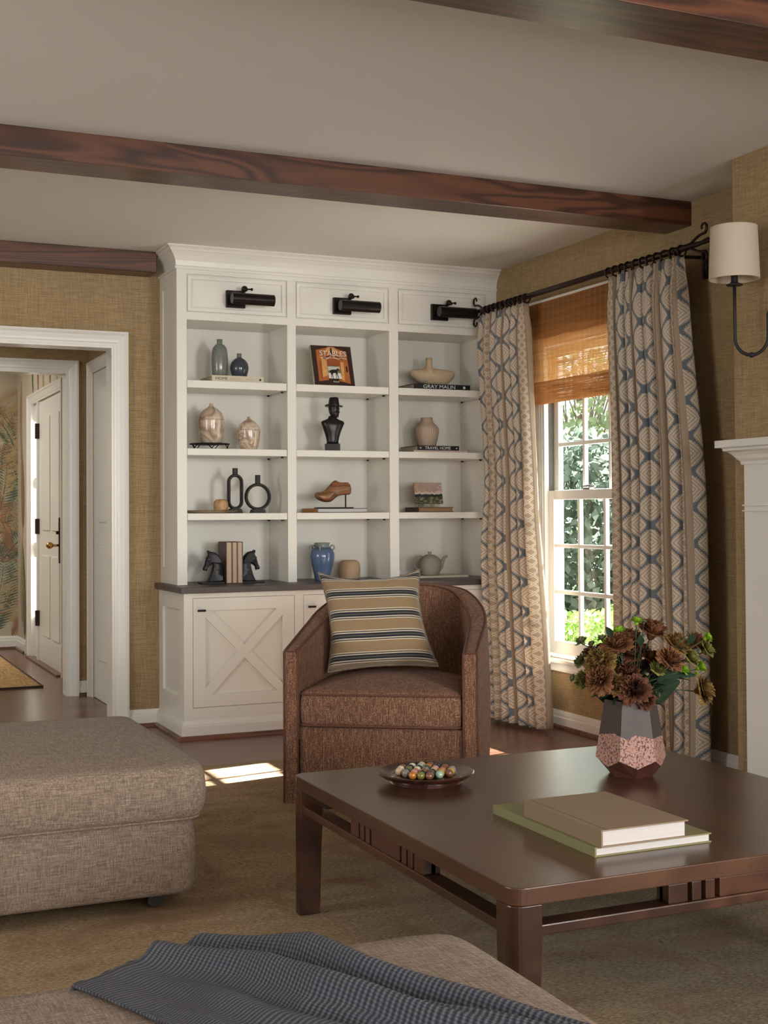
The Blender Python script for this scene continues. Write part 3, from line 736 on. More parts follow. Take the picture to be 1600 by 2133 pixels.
def curtain(name, label, ytop, ymid, ybot, nf, cloth, u0, seed, zt=2.268, zb=.020, amp=.036, xbase=3.500, tuck=0):
    rnd = random.Random(seed); ph = [rnd.uniform(-.45, .45) for _ in range(nf+2)]; am = [rnd.uniform(.7, 1.2) for _ in range(nf+2)]
    N = nf*14; NV = 34
    def pos(s, v):   # s 0..1 across (from far side to near side), v 0 top..1 bottom
        z = zt+(zb-zt)*v
        if v < .5: q = v/.5; q = q*q*(3-2*q); a = ytop[0]+(ymid[0]-ytop[0])*q; b = ytop[1]+(ymid[1]-ytop[1])*q
        else: q = (v-.5)/.5; a = ymid[0]+(ybot[0]-ymid[0])*q; b = ymid[1]+(ybot[1]-ymid[1])*q
        t = s*nf; i = int(min(t, nf-1e-6)); 
        phs = ph[i]*(1-(t-i))+ph[i+1]*(t-i)
        am_ = am[i]*(1-(t-i))+am[i+1]*(t-i)
        pinch = 1-math.exp(-((v)/.045)**2)       # pleats gathered at the top
        w_ = t*2*pi+phs*min(1, v*1.3)
        A = amp*am_*(.42+.58*pinch)*(1+.25*v)
        x = xbase+A*cos(w_)+.006*sin(3*w_+v*5+seed)
        y = a+(b-a)*s+.35*A*sin(w_*1.0)*(1 if pinch > .5 else .6)+.010*sin(v*7+s*9+seed)*v
        if tuck: q2 = min(1, max(0, (v-.42)/.2)); q2 = q2*q2*(3-2*q2); x -= tuck*q2*max(0, 1-s*1.25)
        if v > .93: x += .006*sin(s*40+seed)*(v-.93)/.07
        if v < .10: x += -.012*max(0, cos(w_*1))*(1-v/.10)*0; 
        zz = z+(.004*cos(w_) if v == 0 else 0)
        return (x, y, zz)
    # cloth arc length along the middle
    L = [0]
    pr = [Vector(pos(i/N, .45)) for i in range(N+1)]
    for i in range(N): L.append(L[-1]+(pr[i+1]-pr[i]).length)
    def uv(s, v):
        i = min(int(round(s*N)), N); return (u0+L[i], (zt+(zb-zt)*v))
    m_ = MB(); m_.grid(pos, N, NV, uv)
    o = m_.build(name, 'curtain', smooth=True, solid=.0022)
    return tag(o, label, 'curtain')
curtain('curtain', 'left patterned curtain panel of cream and blue ikat diamonds beside the bookcase', (6.520, 6.010), (6.440, 5.950), (6.330, 5.830), 7, 1.4, .085, 3, tuck=.045)
curtain('curtain', 'right patterned curtain panel of cream and blue ikat diamonds behind the flowers', (5.225, 4.650), (5.190, 4.560), (5.190, 4.535), 8, 1.5, .30, 11)

# ================================================================== SCONCE
sx_, sy_ = 3.235, 3.975
sc = thing('wall_sconce', 'black curved-arm wall sconce with white drum shade on the chimney breast', 'lamp', (CX, 3.84, 1.95))
sh = MB(); sh.lathe([(.094, -.100), (.096, -.100), (.088, .100), (.086, .100), (.094, -.100)], (sx_, sy_, 2.130), 40)
sh.build('lamp_shade', 'lampshade', sc, smooth=True, auto=40)
MB().tube([(sx_+.0935*cos(k*pi/24), sy_+.0935*sin(k*pi/24), 2.031) for k in range(48)], .002, 6, closed=True).build('shade_rim', 'lampshade', sc, smooth=True)
MB().tube([(sx_+.087*cos(k*pi/24), sy_+.087*sin(k*pi/24), 2.229) for k in range(48)], .002, 6, closed=True).build('shade_rim', 'lampshade', sc, smooth=True)
ax, ay = 3.318, 3.885
def u_arm():
    pts = []; z1 = 2.10; zl = 1.80; n_ = 24
    pts.append((sx_, sy_, 2.015)); pts.append((sx_, sy_, 1.90)); pts.append((sx_, sy_, 1.815))
    for k in range(n_+1):
        a = pi*k/n_; t = (1-cos(a))/2
        pts.append((sx_+(ax-sx_)*t, sy_+(ay-sy_)*t, 1.805-.068*sin(a)))
    pts += [(ax, ay, 1.85), (ax, ay, 1.89), (ax+.012, ay-.008, 1.912), (CX-.01, ay-.02, 1.92)]
    return pts
a_ = MB(); a_.tube(u_arm(), .0065, 10); a_.ball(((sx_+ax)/2, (sy_+ay)/2, 1.737), .011, 12)
a_.build('arm', 'black', sc, smooth=True)
a_ = MB(); a_.lathe([(.0001, -.022), (.030, -.022), (.032, -.018), (.016, -.012), (.013, -.006), (.013, .02), (.0001, .02)], (sx_, sy_, 2.028), 24); a_.build('candle_cup', 'black', sc, smooth=True, auto=40)
a_ = MB(); a_.tube([(CX, 3.855, 1.91), (CX-.012, 3.855, 1.91), (CX-.02, 3.855, 1.91)], [.058, .055, .03], 32); a_.build('backplate', 'black', sc, smooth=True, auto=30)

# ================================================================== FIREPLACE MANTEL
mt = thing('fireplace_mantel', 'white moulded fireplace surround with a deep shelf at the right edge', 'fireplace', (3.36, 3.0, 0))
px, py = 3.345, 4.064
m_ = MB(); m_.box(px, CX, 3.64, py, 0, 1.30).box(px+.0, CX, 1.6, 2.03, 0, 1.30).box(px, CX, 1.6, py, 1.0, 1.335)
m_.build('surround', 'trimwhite', mt)
for z in (1.163, 1.142): 
    q = MB(); q.box(px-.007, CX, 1.593, py+.007, z, z+.006); q.build('bead_moulding', 'trimwhite', mt, bevel=.002)
prof = [(0, 1.325), (.008, 1.325), (.010, 1.338), (.020, 1.348), (.030, 1.362), (.042, 1.374), (.052, 1.378), (.058, 1.380), (.058, 1.388), (.064, 1.392), (.0, 1.392)]
cr = MB(); n = len(prof); vs = []
for (x_, y_, dx, dy) in ((CX, py, 0, 1), (px, py, -1, 1), (px, 1.6, -1, -1)):
    for o_, z in prof: vs.append((x_+dx*o_, y_+dy*o_, z))
fs = []
for i in range(2): fs += [(i*n+k, i*n+(k+1) % n, (i+1)*n+(k+1) % n, (i+1)*n+k) for k in range(n)]
fs += [tuple(range(n)), tuple(2*n+k for k in range(n-1, -1, -1))]
cr.add(vs, fs); cr.build('bed_moulding', 'trimwhite', mt)
bx('mantel_shelf', 'trimwhite', px-.080, CX, 1.52, py+.080, 1.392, 1.421, mt, bevel=.002)
M['soot'] = plain('firebox_dark', (.02, .02, .02), .9)
bx('firebox', 'soot', CX-.003, CX+.0, 2.03, 3.64, 0, 1.0, mt)
# outlet plate
ol = thing('wall_outlet', 'double wall outlet plate low on the wall behind the right curtain', 'outlet', (XW-.004, 4.735, .29))
M['tanplate'] = plain('tan_plastic', (.36, .27, .18), .4)
M['outlet'] = plain('outlet_plastic', (.42, .33, .23), .35)
bx('cover_plate', 'tanplate', XW-.007, XW, 4.675, 4.80, .235, .350, ol, bevel=.002)
for y in (4.712, 4.762):
    r_ = MB().box(XW-.010, XW-.005, y-.017, y+.017, .258, .328).build('receptacle', 'outlet', ol, bevel=.002)
    for z in (.275, .312):
        for dy in (-.0065, .0065): bx('slot', 'darkhole', XW-.0105, XW-.0095, y+dy-.0015, y+dy+.0015, z-.005, z+.005, r_)
# ================================================================== RUGS
rg = tag(bx('area_rug', 'rug', -1.4, 2.85, .15, 5.69, 0.0, .012, bevel=.004), 'large faded tan and olive wool rug under the coffee table and ottomans', 'rug')
jr = MB().box(-.6, 1.418, 8.84, 10.97, 0, .012).build('entry_rug', 'jute', bevel=.004); tag(jr, 'golden jute rug on the dark floor of the entry hall', 'rug')
m_ = MB().box(-.6, 1.430, 8.828, 8.842, 0, .014).box(1.416, 1.430, 8.828, 10.97, 0, .014)
M['jutebind'] = plain('dark_binding', (.05, .03, .018), .9); m_.build('binding', 'jutebind', jr)

# ================================================================== OTTOMANS
def cushion(w_, d_, z0, z1, crown, r, nx=26, ny=26, pow_=5.0, seed=0, sag=0):
    # rounded box cushion centred in x/y: superellipse plan, puffed top
    m_ = MB(); nu, nv = 96, 22
    hz = (z1-z0)/2; zc = (z0+z1)/2
    def P(u, v):
        a = u*2*pi; ph = -pi/2+v*pi
        ca, sa = cos(a), sin(a); e = 2/11.0
        cx = math.copysign(abs(ca)**e, ca); cy = math.copysign(abs(sa)**e, sa)
        k = abs(cos(ph))**(.22) if abs(cos(ph)) > 1e-6 else 0
        x, y = cx*w_/2*k, cy*d_/2*k
        z = zc+hz*math.copysign(abs(sin(ph))**.55, sin(ph))
        fx, fy = min(1, abs(x)/(w_/2)), min(1, abs(y)/(d_/2))
        if sin(ph) > 0: z += crown*(1-fx**2.4)*(1-fy**2.4)*sin(ph)
        ins = .010*(1-abs(sin(ph)))
        return (x*(1+ins), y*(1+ins), z)
    # flat caps need many rings: remap v so that rings gather on the faces
    def G(u, v):
        t = v
        if t < .4: q = t/.4; rr = q*.93; s_ = -1
        elif t > .6: q = (1-t)/.4; rr = q*.93; s_ = 1
        else: return None
        return rr, s_
    rings = []
    K = 9
    for i in range(K+1): rings.append(('b', i/K*.94))
    for i in range(1, 12): rings.append(('s', -1+i/6))
    for i in range(K, -1, -1): rings.append(('t', i/K*.94))
    vs = []; e = 2/pow_/1.0
    rc = r
    for kd, q in rings:
        for k in range(nu):
            a = k/nu*2*pi; ca, sa = cos(a), sin(a)
            # rounded-rectangle direction
            ee = .10
            cx = math.copysign(abs(ca)**ee, ca); cy = math.copysign(abs(sa)**ee, sa)
            if kd == 's':
                th = q*pi/2*.999; ex = cos(th)**.6; x = cx*(w_/2-rc*(1-ex)); y = cy*(d_/2-rc*(1-ex))
                z = zc+(hz-0)*math.copysign(abs(sin(th))**.8, q)
                bul = .006*(1-abs(q)); x += cx*bul; y += cy*bul
                if q > 0:
                    fx, fy = min(1, abs(x)/(w_/2)), min(1, abs(y)/(d_/2)); z += crown*(1-fx**3)*(1-fy**3)*abs(sin(th))
            else:
                x, y = cx*q*(w_/2-rc*.6), cy*q*(d_/2-rc*.6); fx, fy = min(1, abs(x)/(w_/2)), min(1, abs(y)/(d_/2))
                if kd == 't': z = z1+crown*(1-fx**3)*(1-fy**3)+.003*sin(x*9+seed)*cos(y*7+seed)
                else: z = z0
            vs.append((x, y, z))
    nr = len(rings); fs = []
    for j in range(nr-1):
        for k in range(nu): fs.append((j*nu+k, j*nu+(k+1) % nu, (j+1)*nu+(k+1) % nu, (j+1)*nu+k))
    m_.add(vs, fs); return m_
def ottoman(cx, cy, w_, d_, label):
    t = thing('ottoman', label, 'ottoman', (cx, cy, .012), 0, None)
    Tm = Matrix.Translation((cx, cy, 0))
    cushion(w_-.05, d_-.05, .055, .274, 0, .018, seed=1).build('base', 'ottoman', t, smooth=True, mat=Tm, weld=True)
    cushion(w_, d_, .274, .425, .022, .022, seed=2).build('seat_cushion', 'ottoman', t, smooth=True, mat=Tm, weld=True)
    pr_ = MB(); ca = []
    n_ = 80
    for k in range(n_):
        a = k/n_*2*pi; c_, s_ = cos(a), sin(a)
        ca.append((cx+math.copysign(abs(c_)**.10, c_)*(w_/2-.012), cy+math.copysign(abs(s_)**.10, s_)*(d_/2-.012), .274))
    pr_.tube(ca, .004, 6, closed=True); pr_.build('seam', 'ottoman', t, smooth=True)
    for sx in (-1, 1):
        for sy in (-1, 1):
            c = MB(); x, y = cx+sx*(w_/2-.14), cy+sy*(d_/2-.09)
            c.tube([(x, y-.012, .034), (x, y+.012, .034)], .021, 16).box(x-.008, x+.008, y-.018, y+.018, .045, .066)
            c.build('caster', 'black', t)
    return t
ottoman(.510, 4.14, 1.085, 1.04, 'beige linen ottoman at the left, on castors beside the armchair')
ottoman(.485, 1.49, 1.075, 1.06, 'beige linen ottoman nearest the viewer with the grey throw on it')

# ================================================================== THROW
def throw():
    m_ = MB(); NU, NV = 120, 90
    # corners in plan: the cloth runs from the far edge of the ottoman diagonally to the near right
    def P(u, v):
        # u along the cloth (0 far-left end, 1 near-right), v across (0 left edge, 1 right edge)
        L = [(.362, 1.975), (.425, 1.79), (.475, 1.66), (.58, 1.46), (.74, 1.22), (.86, 1.02)]
        Rr = [(.630, 2.03), (.745, 1.875), (.795, 1.70), (.865, 1.535), (.925, 1.375), (.97, 1.15)]
        def it(C, t):
            t *= len(C)-1; i = min(int(t), len(C)-2); f = t-i
            return C[i][0]*(1-f)+C[i+1][0]*f, C[i][1]*(1-f)+C[i+1][1]*f
        l, r_ = it(L, u), it(Rr, u)
        x = l[0]*(1-v)+r_[0]*v; y = l[1]*(1-v)+r_[1]*v
        def ridge(c, w, h):       # one soft rolled fold centred at v = c
            return h*math.exp(-((v-c)/w)**2)
        h = ridge(.93-.10*u, .045, .020)+ridge(.74+.03*u, .075, .034)*(1-.25*u)+ridge(.50+.10*u, .07, .026)+ridge(.30+.05*u, .09, .013)*(.3+u)+ridge(.12, .05, .010)*u
        h += ridge(.62+.02*sin(u*6), .018, .010)*sin(pi*u)+ridge(.40+.12*u, .02, .008)*u
        env = min(1, v/.05)*min(1, (1-v)/.04); env = env*env*(3-2*env)
        h *= env*2.3*(.40+.60*min(1, u/.25))
        h += .0022*sin(u*19+v*11)*env
        fx, fy = min(1, abs(x-.485)/.5375), min(1, abs(y-1.49)/.53)
        top = .425+.022*(1-fx**3)*(1-fy**3)
        z = top+.006+h
        if u < .16: z += .022*math.exp(-((v-.52)/.30)**2)*(1-u/.16)**2
        if y > 2.0:
            d = y-2.0; z -= d*.8
        x += .010*sin(v*14+u*3)*(1-v)*v
        return (x, y, z)
    m_.grid(P, NU, NV, lambda u, v: (u*1.0, v*.62+.05*u))
    # drop of cloth over the far side
    e = [P(0, j/NV) for j in range(NV+1)]
    def D(u, v):
        q = e[int(round(v*NV))]; t = u
        zz = q[2]-t*(.16+.05*sin(v*6)); return (q[0]-.01*t, q[1]+.030*sin(min(1, t*3)*pi/2)+.006*sin(v*40), zz)
    m_.grid(lambda u, v: D(1-u, v), 10, NV, lambda u, v: (-(1-u)*.18, v*.62))
    return m_
th = throw().build('throw_blanket', 'blanket', smooth=True, solid=.004, weld=True)
tag(th, 'slate grey waffle knit throw draped in folds over the nearest ottoman', 'blanket')

# ================================================================== COFFEE TABLE
TX0, TX1, TY0, TY1, TZ = 1.265, 2.446, 2.24, 3.508, .400
FT = .012
tb = thing('coffee_table', 'large square dark wooden coffee table with open stretcher rails', 'table', ((TX0+TX1)/2, (TY0+TY1)/2, FT))
def rrect(x0, x1, y0, y1, r, n=8):
    p = []
    for cx, cy, a0 in ((x1-r, y1-r, 0), (x0+r, y1-r, 90), (x0+r, y0+r, 180), (x1-r, y0+r, 270)):
        for k in range(n+1): a = radians(a0+90*k/n); p.append((cx+r*cos(a), cy+r*sin(a)))
    return p
m_ = MB(); m_.prism(rrect(TX0, TX1, TY0, TY1, .035), 2, TZ-.036, TZ); m_.build('tabletop', 'tabletop', tb, bevel=.0025)
def side(along):
    # apron group with stretcher; built for the side y=TY0 (x runs) then mapped
    pass
def rail(name, f, a, b, zt, zb, d0, d1): # f maps (s, d, z) -> xyz
    m_ = MB(); P = [f(s_, d, z) for z in (zb, zt) for (s_, d) in ((a, d0), (b, d0), (b, d1), (a, d1))]
    m_.add(P, [(0, 3, 2, 1), (4, 5, 6, 7), (0, 1, 5, 4), (1, 2, 6, 5), (2, 3, 7, 6), (3, 0, 4, 7)])
    return m_.build(name, 'table', tb, bevel=.003)
sides = [(lambda s_, d, z: (s_, TY0+d, z), TX0, TX1), (lambda s_, d, z: (s_, TY1-d, z), TX0, TX1), (lambda s_, d, z: (TX0+d, s_, z), TY0, TY1), (lambda s_, d, z: (TX1-d, s_, z), TY0, TY1)]
for f, a, b in sides:
    rail('stretcher', f, a+.06, b-.06, .322, .300, .004, .052)
    mid = (a+b)/2
    # grouped slats: posts with slots either side of a wider centre block
    xs_ = [(-.215, -.165), (-.155, -.130), (-.120, -.095), (-.083, .083), (.095, .120), (.130, .155), (.165, .215)]
    for q0, q1 in xs_: rail('slat', f, mid+q0, mid+q1, TZ-.036, .3222, .006, .040)
    rail('backing_rail', f, mid-.215, mid+.215, TZ-.036, .3222, .024, .050)
def leg(sx, sy):
    x = TX0 if sx < 0 else TX1; y = TY0 if sy < 0 else TY1
    m_ = MB(); dx, dy = -sx, -sy
    def sec(w_, z):
        r = .030; p = []
        for k in range(7):
            a = pi/2*k/6; p.append((x+dx*(r-r*sin(a)), y+dy*(r-r*cos(a)), z))
        # from (0, r...) round the outer corner
        p = [(x+dx*(r-r*cos(pi/2*k/6)), y+dy*(r-r*sin(pi/2*k/6)), z) for k in range(7)]
        return p+[(x+dx*w_, y, z), (x+dx*w_, y+dy*w_, z), (x, y+dy*w_, z)]
    secs = [sec(.060, FT), sec(.064, .20), sec(.068, .30), sec(.068, TZ-.036)]
    n = len(secs[0]); vs = [p for q in secs for p in q]; fs = [tuple(range(n)), tuple((len(secs)-1)*n+k for k in range(n-1, -1, -1))]
    for i in range(len(secs)-1): fs += [(i*n+k, i*n+(k+1) % n, (i+1)*n+(k+1) % n, (i+1)*n+k) for k in range(n)]
    m_.add(vs, fs); m_.build('leg', 'table', tb, bevel=.002)
for sx in (-1, 1):
    for sy in (-1, 1): leg(sx, sy)

# ---- books on the coffee table
def book(name, label, x0, x1, y0, y1, z0, h, cover, pages, spine='-x', over=.004, ct=.003, group=None, cat='book', rz=0):
    cx, cy = (x0+x1)/2, (y0+y1)/2
    t = thing(name, label, cat, (cx, cy, z0), rz, group)
    Rm = Matrix.Translation((cx, cy, 0)) @ Matrix.Rotation(rz, 4, 'Z') @ Matrix.Translation((-cx, -cy, 0))
    s = MB().box(x0, x1, y0, y1, z0, z0+ct).box(x0, x1, y0, y1, z0+h-ct, z0+h)
    if spine == '-x': s.box(x0-.001, x0+ct, y0, y1, z0, z0+h); pb_ = (x0+ct, x1-over, y0+over, y1-over)
    elif spine == '-y': s.box(x0, x1, y0-.001, y0+ct, z0, z0+h); pb_ = (x0+over, x1-over, y0+ct, y1-over)
    elif spine == '+y': s.box(x0, x1, y1-ct, y1+.001, z0, z0+h); pb_ = (x0+over, x1-over, y0+over, y1-ct)
    s.build('cover', cover, t, bevel=.0008, mat=Rm)
    MB().box(*pb_, z0+ct, z0+h-ct).build('pages', pages, t, mat=Rm)
    return t, Rm
def pagemat(name, c):
    m, nt, b = newmat(name); v = noise(nt, coords(nt, scale=(4, 4, 900)), 1, 2, .6)
    setc(nt, b, mix(nt, v, tuple(x*.72 for x in c), c)); b.inputs['Roughness'].default_value = .85; return m
M['pages'] = pagemat('white_pages', (.66, .63, .62)); M['cream'] = pagemat('cream_pages', (.60, .47, .34)); M['creamlight'] = pagemat('pale_pages', (.62, .54, .44))
M['kraft'] = plain('kraft_book_cloth', (.255, .185, .12), .75, var=.06, vs=300)
M['olive'] = plain('olive_book_cloth', (.215, .205, .095), .7, var=.05, vs=300)
bk, _ = book('book', 'thin olive green hardback lying under the tan book on the coffee table', 1.546, 1.853, 2.376, 2.83, TZ, .021, 'olive', 'pages')
bk, _ = book('book', 'tan cloth hardback lying on top of the olive green book', 1.556, 1.783, 2.366, 2.695, TZ+.0212, .038, 'kraft', 'pages', over=.006)
MB().box(1.568, 1.5695, 2.366, 2.695, TZ+.0585, TZ+.0597).build('hinge_groove', 'darkhole', bk)

# ---- vase and flowers
VX, VY = 2.128, 3.085
def vasemat():
    m, nt, b = newmat('crackled_copper_glass')
    x, y, z = sep(nt, coords(nt))
    a = noise(nt, coords(nt, scale=(1, 1, .2)), 14, 3, .6)
    line = z+(a-.5)*.055
    lower = line.lt(.116)*z.gt(-1)
    cr = noise(nt, coords(nt, scale=(1, 1, .7)), 210, 3, .8)
    spots = cr.lt(.46)
    up = mix(nt, noise(nt, coords(nt), 9, 2), (.050, .036, .034), (.095, .070, .066))
    low_ = mix(nt, spots, (.42, .24, .195), (.075, .03, .025))
    setc(nt, b, mix(nt, lower, up, low_))
    nt.links.new((lower*.12+.36).k, b.inputs['Roughness']); b.inputs['Specular IOR Level'].default_value = .22; bump(nt, b, cr*lower, .4, .002)
    return m
M['vase'] = vasemat(); M['copper'] = plain('dark_rose_copper', (.16, .065, .05), .3, .55, var=.35, vs=60)
vs_t = thing('vase', 'faceted smoky glass vase with crackled copper base holding the flowers', 'vase', (VX, VY, TZ))
m_ = MB(); n6 = 6; rot = radians(8)
def hexr(r, z, off=0): return [(VX+r*cos(rot+off+k*pi/3), VY+r*sin(rot+off+k*pi/3), TZ+z) for k in range(6)]
B0 = hexr(.062, 0.0); B1a = hexr(.099, .052, pi/6); B1b = hexr(.086, .030)  # zigzag belt
Tt = hexr(.072, .213, pi/6); Ti = hexr(.068, .213, pi/6); Td = hexr(.078, .08, pi/6)
m_.add(Tt+B1a+B1b, [(k, (k+1) % 6, 6+(k+1) % 6, 12+(k+1) % 6, 6+k) for k in range(6)])
m_.build('vase_body', 'vase', vs_t, solid=.003)
m_ = MB(); m_.add(B0+B1b+B1a, [tuple(range(5, -1, -1))]+[(k, (k+1) % 6, 6+(k+1) % 6, 12+k, 6+k) for k in range(6)])
m_.build('vase_foot', 'copper', vs_t)

def petalmat(name, c1, c2, c3, seed=0, sc=22):
    m, nt, b = newmat(name); v = coords(nt)
    n = noise(nt, v, sc, 4, .65, .5); 
    setc(nt, b, ramp(nt, n, [(.36, c1), (.5, c2), (.66, c3)])); b.inputs['Roughness'].default_value = .75; b.inputs['Specular IOR Level'].default_value = .15
    b.inputs['Subsurface Weight'].default_value = .0
    return m
M['petal_rust'] = petalmat('rust_petals', (.060, .018, .010), (.165, .062, .030), (.30, .17, .07))
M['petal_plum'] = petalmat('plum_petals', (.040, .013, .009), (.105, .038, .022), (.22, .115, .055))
M['petal_gold'] = petalmat('gold_petals', (.085, .030, .012), (.20, .11, .035), (.33, .26, .09))
M['petal_green'] = petalmat('yellow_green_petals', (.09, .07, .02), (.20, .19, .05), (.34, .35, .12))
M['bud'] = petalmat('bright_green_bud', (.10, .22, .01), (.23, .42, .02), (.36, .55, .06))
M['budull'] = petalmat('dull_green_bud', (.07, .085, .03), (.15, .17, .07), (.26, .27, .14))
M['stem'] = plain('stem_green', (.028, .050, .016), .6, var=.2)
M['leaf'] = plain('leaf_green', (.012, .030, .012), .65, spec=.2, var=.35, vs=18)
def bloom_mesh(kind, seed):
    rnd = random.Random(seed); m_ = MB()
    layers = {'open': [(.10, 5, 1.0), (.26, 6, 1.03), (.44, 7, 1.04), (.64, 8, 1.03), (.86, 9, 1.0), (1.12, 9, .95)], 'half': [(.10, 5, .98), (.26, 6, 1.02), (.44, 6, 1.02), (.66, 6, 1.0), (.92, 6, .95)], 'bud': [(.10, 4, .98), (.28, 5, 1.02), (.52, 6, 1.0), (.85, 6, .92)]}[kind]
    for li, (op, n, sz) in enumerate(layers):
        for k in range(n):
            a0 = k*2*pi/n+li*.7+rnd.uniform(-.25, .25); wd = 2*pi/n*1.15*rnd.uniform(.85, 1.2); tilt = op*rnd.uniform(.85, 1.15); L = sz*rnd.uniform(.86, 1.10)
            ph = rnd.uniform(0, 6); f1 = rnd.uniform(6, 9)
            NU, NV = 12, 6
            def P(u, v):
                s_ = (u-.5)*2; vv = v*(1-.10*s_*s_)
                aa = a0+s_*wd*(.30+.45*sin(min(1, v*1.2)*pi/2))
                th = tilt*(.35+.65*vv)
                r_ = L*(sin(th)*vv*.86+.16*sin(vv*pi*.8)); z_ = L*(.80*vv*cos(th))-.42
                rf = (.11*sin(s_*f1+ph)+.05*sin(s_*17+ph*2))*vv**2
                return ((r_+rf)*cos(aa), (r_+rf)*sin(aa), z_+rf*.45-.10*vv**4*tilt)
            m_.grid(P, NU, NV)
    # calyx
    m_.lathe([(.001, -.60), (.10, -.58), (.20, -.45), (.26, -.28), (.20, -.2)], (0, 0, 0), 10)
    return m_
BL = {}
def bloom_data(kind, var):
    if (kind, var) not in BL:
        o = bloom_mesh(kind, var*13+len(kind)).build('bloom', 'petal_rust', smooth=True); BL[(kind, var)] = o.data; bpy.data.objects.remove(o)
    return BL[(kind, var)]
def leafgrid(m_, p, d, up, L, wd, curl):
    d = Vector(d).normalized(); sd = d.cross(Vector(up)).normalized(); nn = sd.cross(d)
    def P(u, v):
        w_ = wd*sin(pi*min(1, v*.94+.03))**.8*(1-.35*v); s_ = (u-.5)*2
        return tuple(Vector(p)+d*(L*v)+sd*(s_*w_)+nn*(-curl*L*v*v+abs(s_)*w_*.35))
    m_.grid(P, 4, 9)
# bloom and bud centres in the room, radius, kind, petal colour, label
flowers = [
 ((2.198, 3.069, 0.808), 0.0310, 'half', 'rust', 'brown ruffled bloom standing highest at the top centre of the bouquet'),
 ((2.242, 3.017, 0.772), 0.0293, 'half', 'gold', 'brown-gold bloom in the upper right, left of the rightmost cluster'),
 ((2.324, 3.035, 0.769), 0.0269, 'half', 'rust', 'small brown bloom at the far upper right of the bouquet'),
 ((2.195, 2.984, 0.733), 0.0280, 'open', 'rust', 'round rosy brown bloom facing the viewer, right of centre'),
 ((2.319, 2.996, 0.639), 0.0326, 'open', 'gold', 'large drooping brown bloom alone at the lower right'),
 ((2.081, 3.077, 0.773), 0.0310, 'open', 'rust', 'ruffled rust bloom in the upper left under the green top bud'),
 ((2.077, 3.145, 0.745), 0.0260, 'half', 'rust', 'tan-brown bloom on the left, above the broad pale one'),
 ((2.028, 3.091, 0.724), 0.0364, 'open', 'gold', 'broad pale brown bloom at the left of the bouquet'),
 ((2.012, 3.066, 0.678), 0.0321, 'open', 'rust', 'round brown bloom with a golden heart at the lower left'),
 ((2.064, 3.195, 0.737), 0.0197, 'half', 'rust', 'small shaded brown bloom at the left edge, behind the pale one'),
 ((2.024, 3.180, 0.716), 0.0177, 'half', 'budull', 'grey-green half-open bloom at the far left edge'),
 ((2.011, 3.143, 0.666), 0.0239, 'half', 'green', 'green-tinged bloom hanging at the lower left edge'),
 ((2.054, 3.048, 0.662), 0.0253, 'half', 'gold', 'yellow-edged bloom low in the middle, left of the plum one'),
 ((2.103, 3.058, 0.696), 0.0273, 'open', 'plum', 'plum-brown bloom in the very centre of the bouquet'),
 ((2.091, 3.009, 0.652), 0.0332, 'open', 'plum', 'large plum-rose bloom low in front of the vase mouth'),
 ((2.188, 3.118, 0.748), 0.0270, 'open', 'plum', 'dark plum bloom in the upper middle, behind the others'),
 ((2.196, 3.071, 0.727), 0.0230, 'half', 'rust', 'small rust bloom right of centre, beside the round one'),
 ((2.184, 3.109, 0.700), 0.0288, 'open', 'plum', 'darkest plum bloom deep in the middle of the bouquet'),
 ((2.174, 3.015, 0.705), 0.0181, 'half', 'green', 'small yellow-green bloom under the round rosy one'),
 ((2.157, 3.131, 0.784), 0.0270, 'half', 'rust', 'rust bloom at the top, right of the green top bud'),
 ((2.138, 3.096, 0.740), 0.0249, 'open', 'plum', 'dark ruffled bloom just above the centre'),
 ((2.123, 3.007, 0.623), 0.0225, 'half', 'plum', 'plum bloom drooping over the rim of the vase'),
 ((2.278, 3.001, 0.732), 0.0210, 'half', 'green', 'yellow-green half-open bloom on the right side'),
 ((2.340, 3.007, 0.751), 0.0184, 'half', 'green', 'pale green-yellow bloom at the far right edge'),
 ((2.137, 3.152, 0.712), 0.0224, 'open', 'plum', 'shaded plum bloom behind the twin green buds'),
 ((2.103, 3.157, 0.684), 0.0205, 'half', 'rust', 'brown bloom tucked between the two big left blooms'),
 ((2.070, 3.193, 0.687), 0.0206, 'half', 'rust', 'brown bloom half hidden under the broad pale one'),
 ((2.226, 3.114, 0.653), 0.0224, 'open', 'plum', 'dark bloom in shadow behind the lowest green bud'),
]
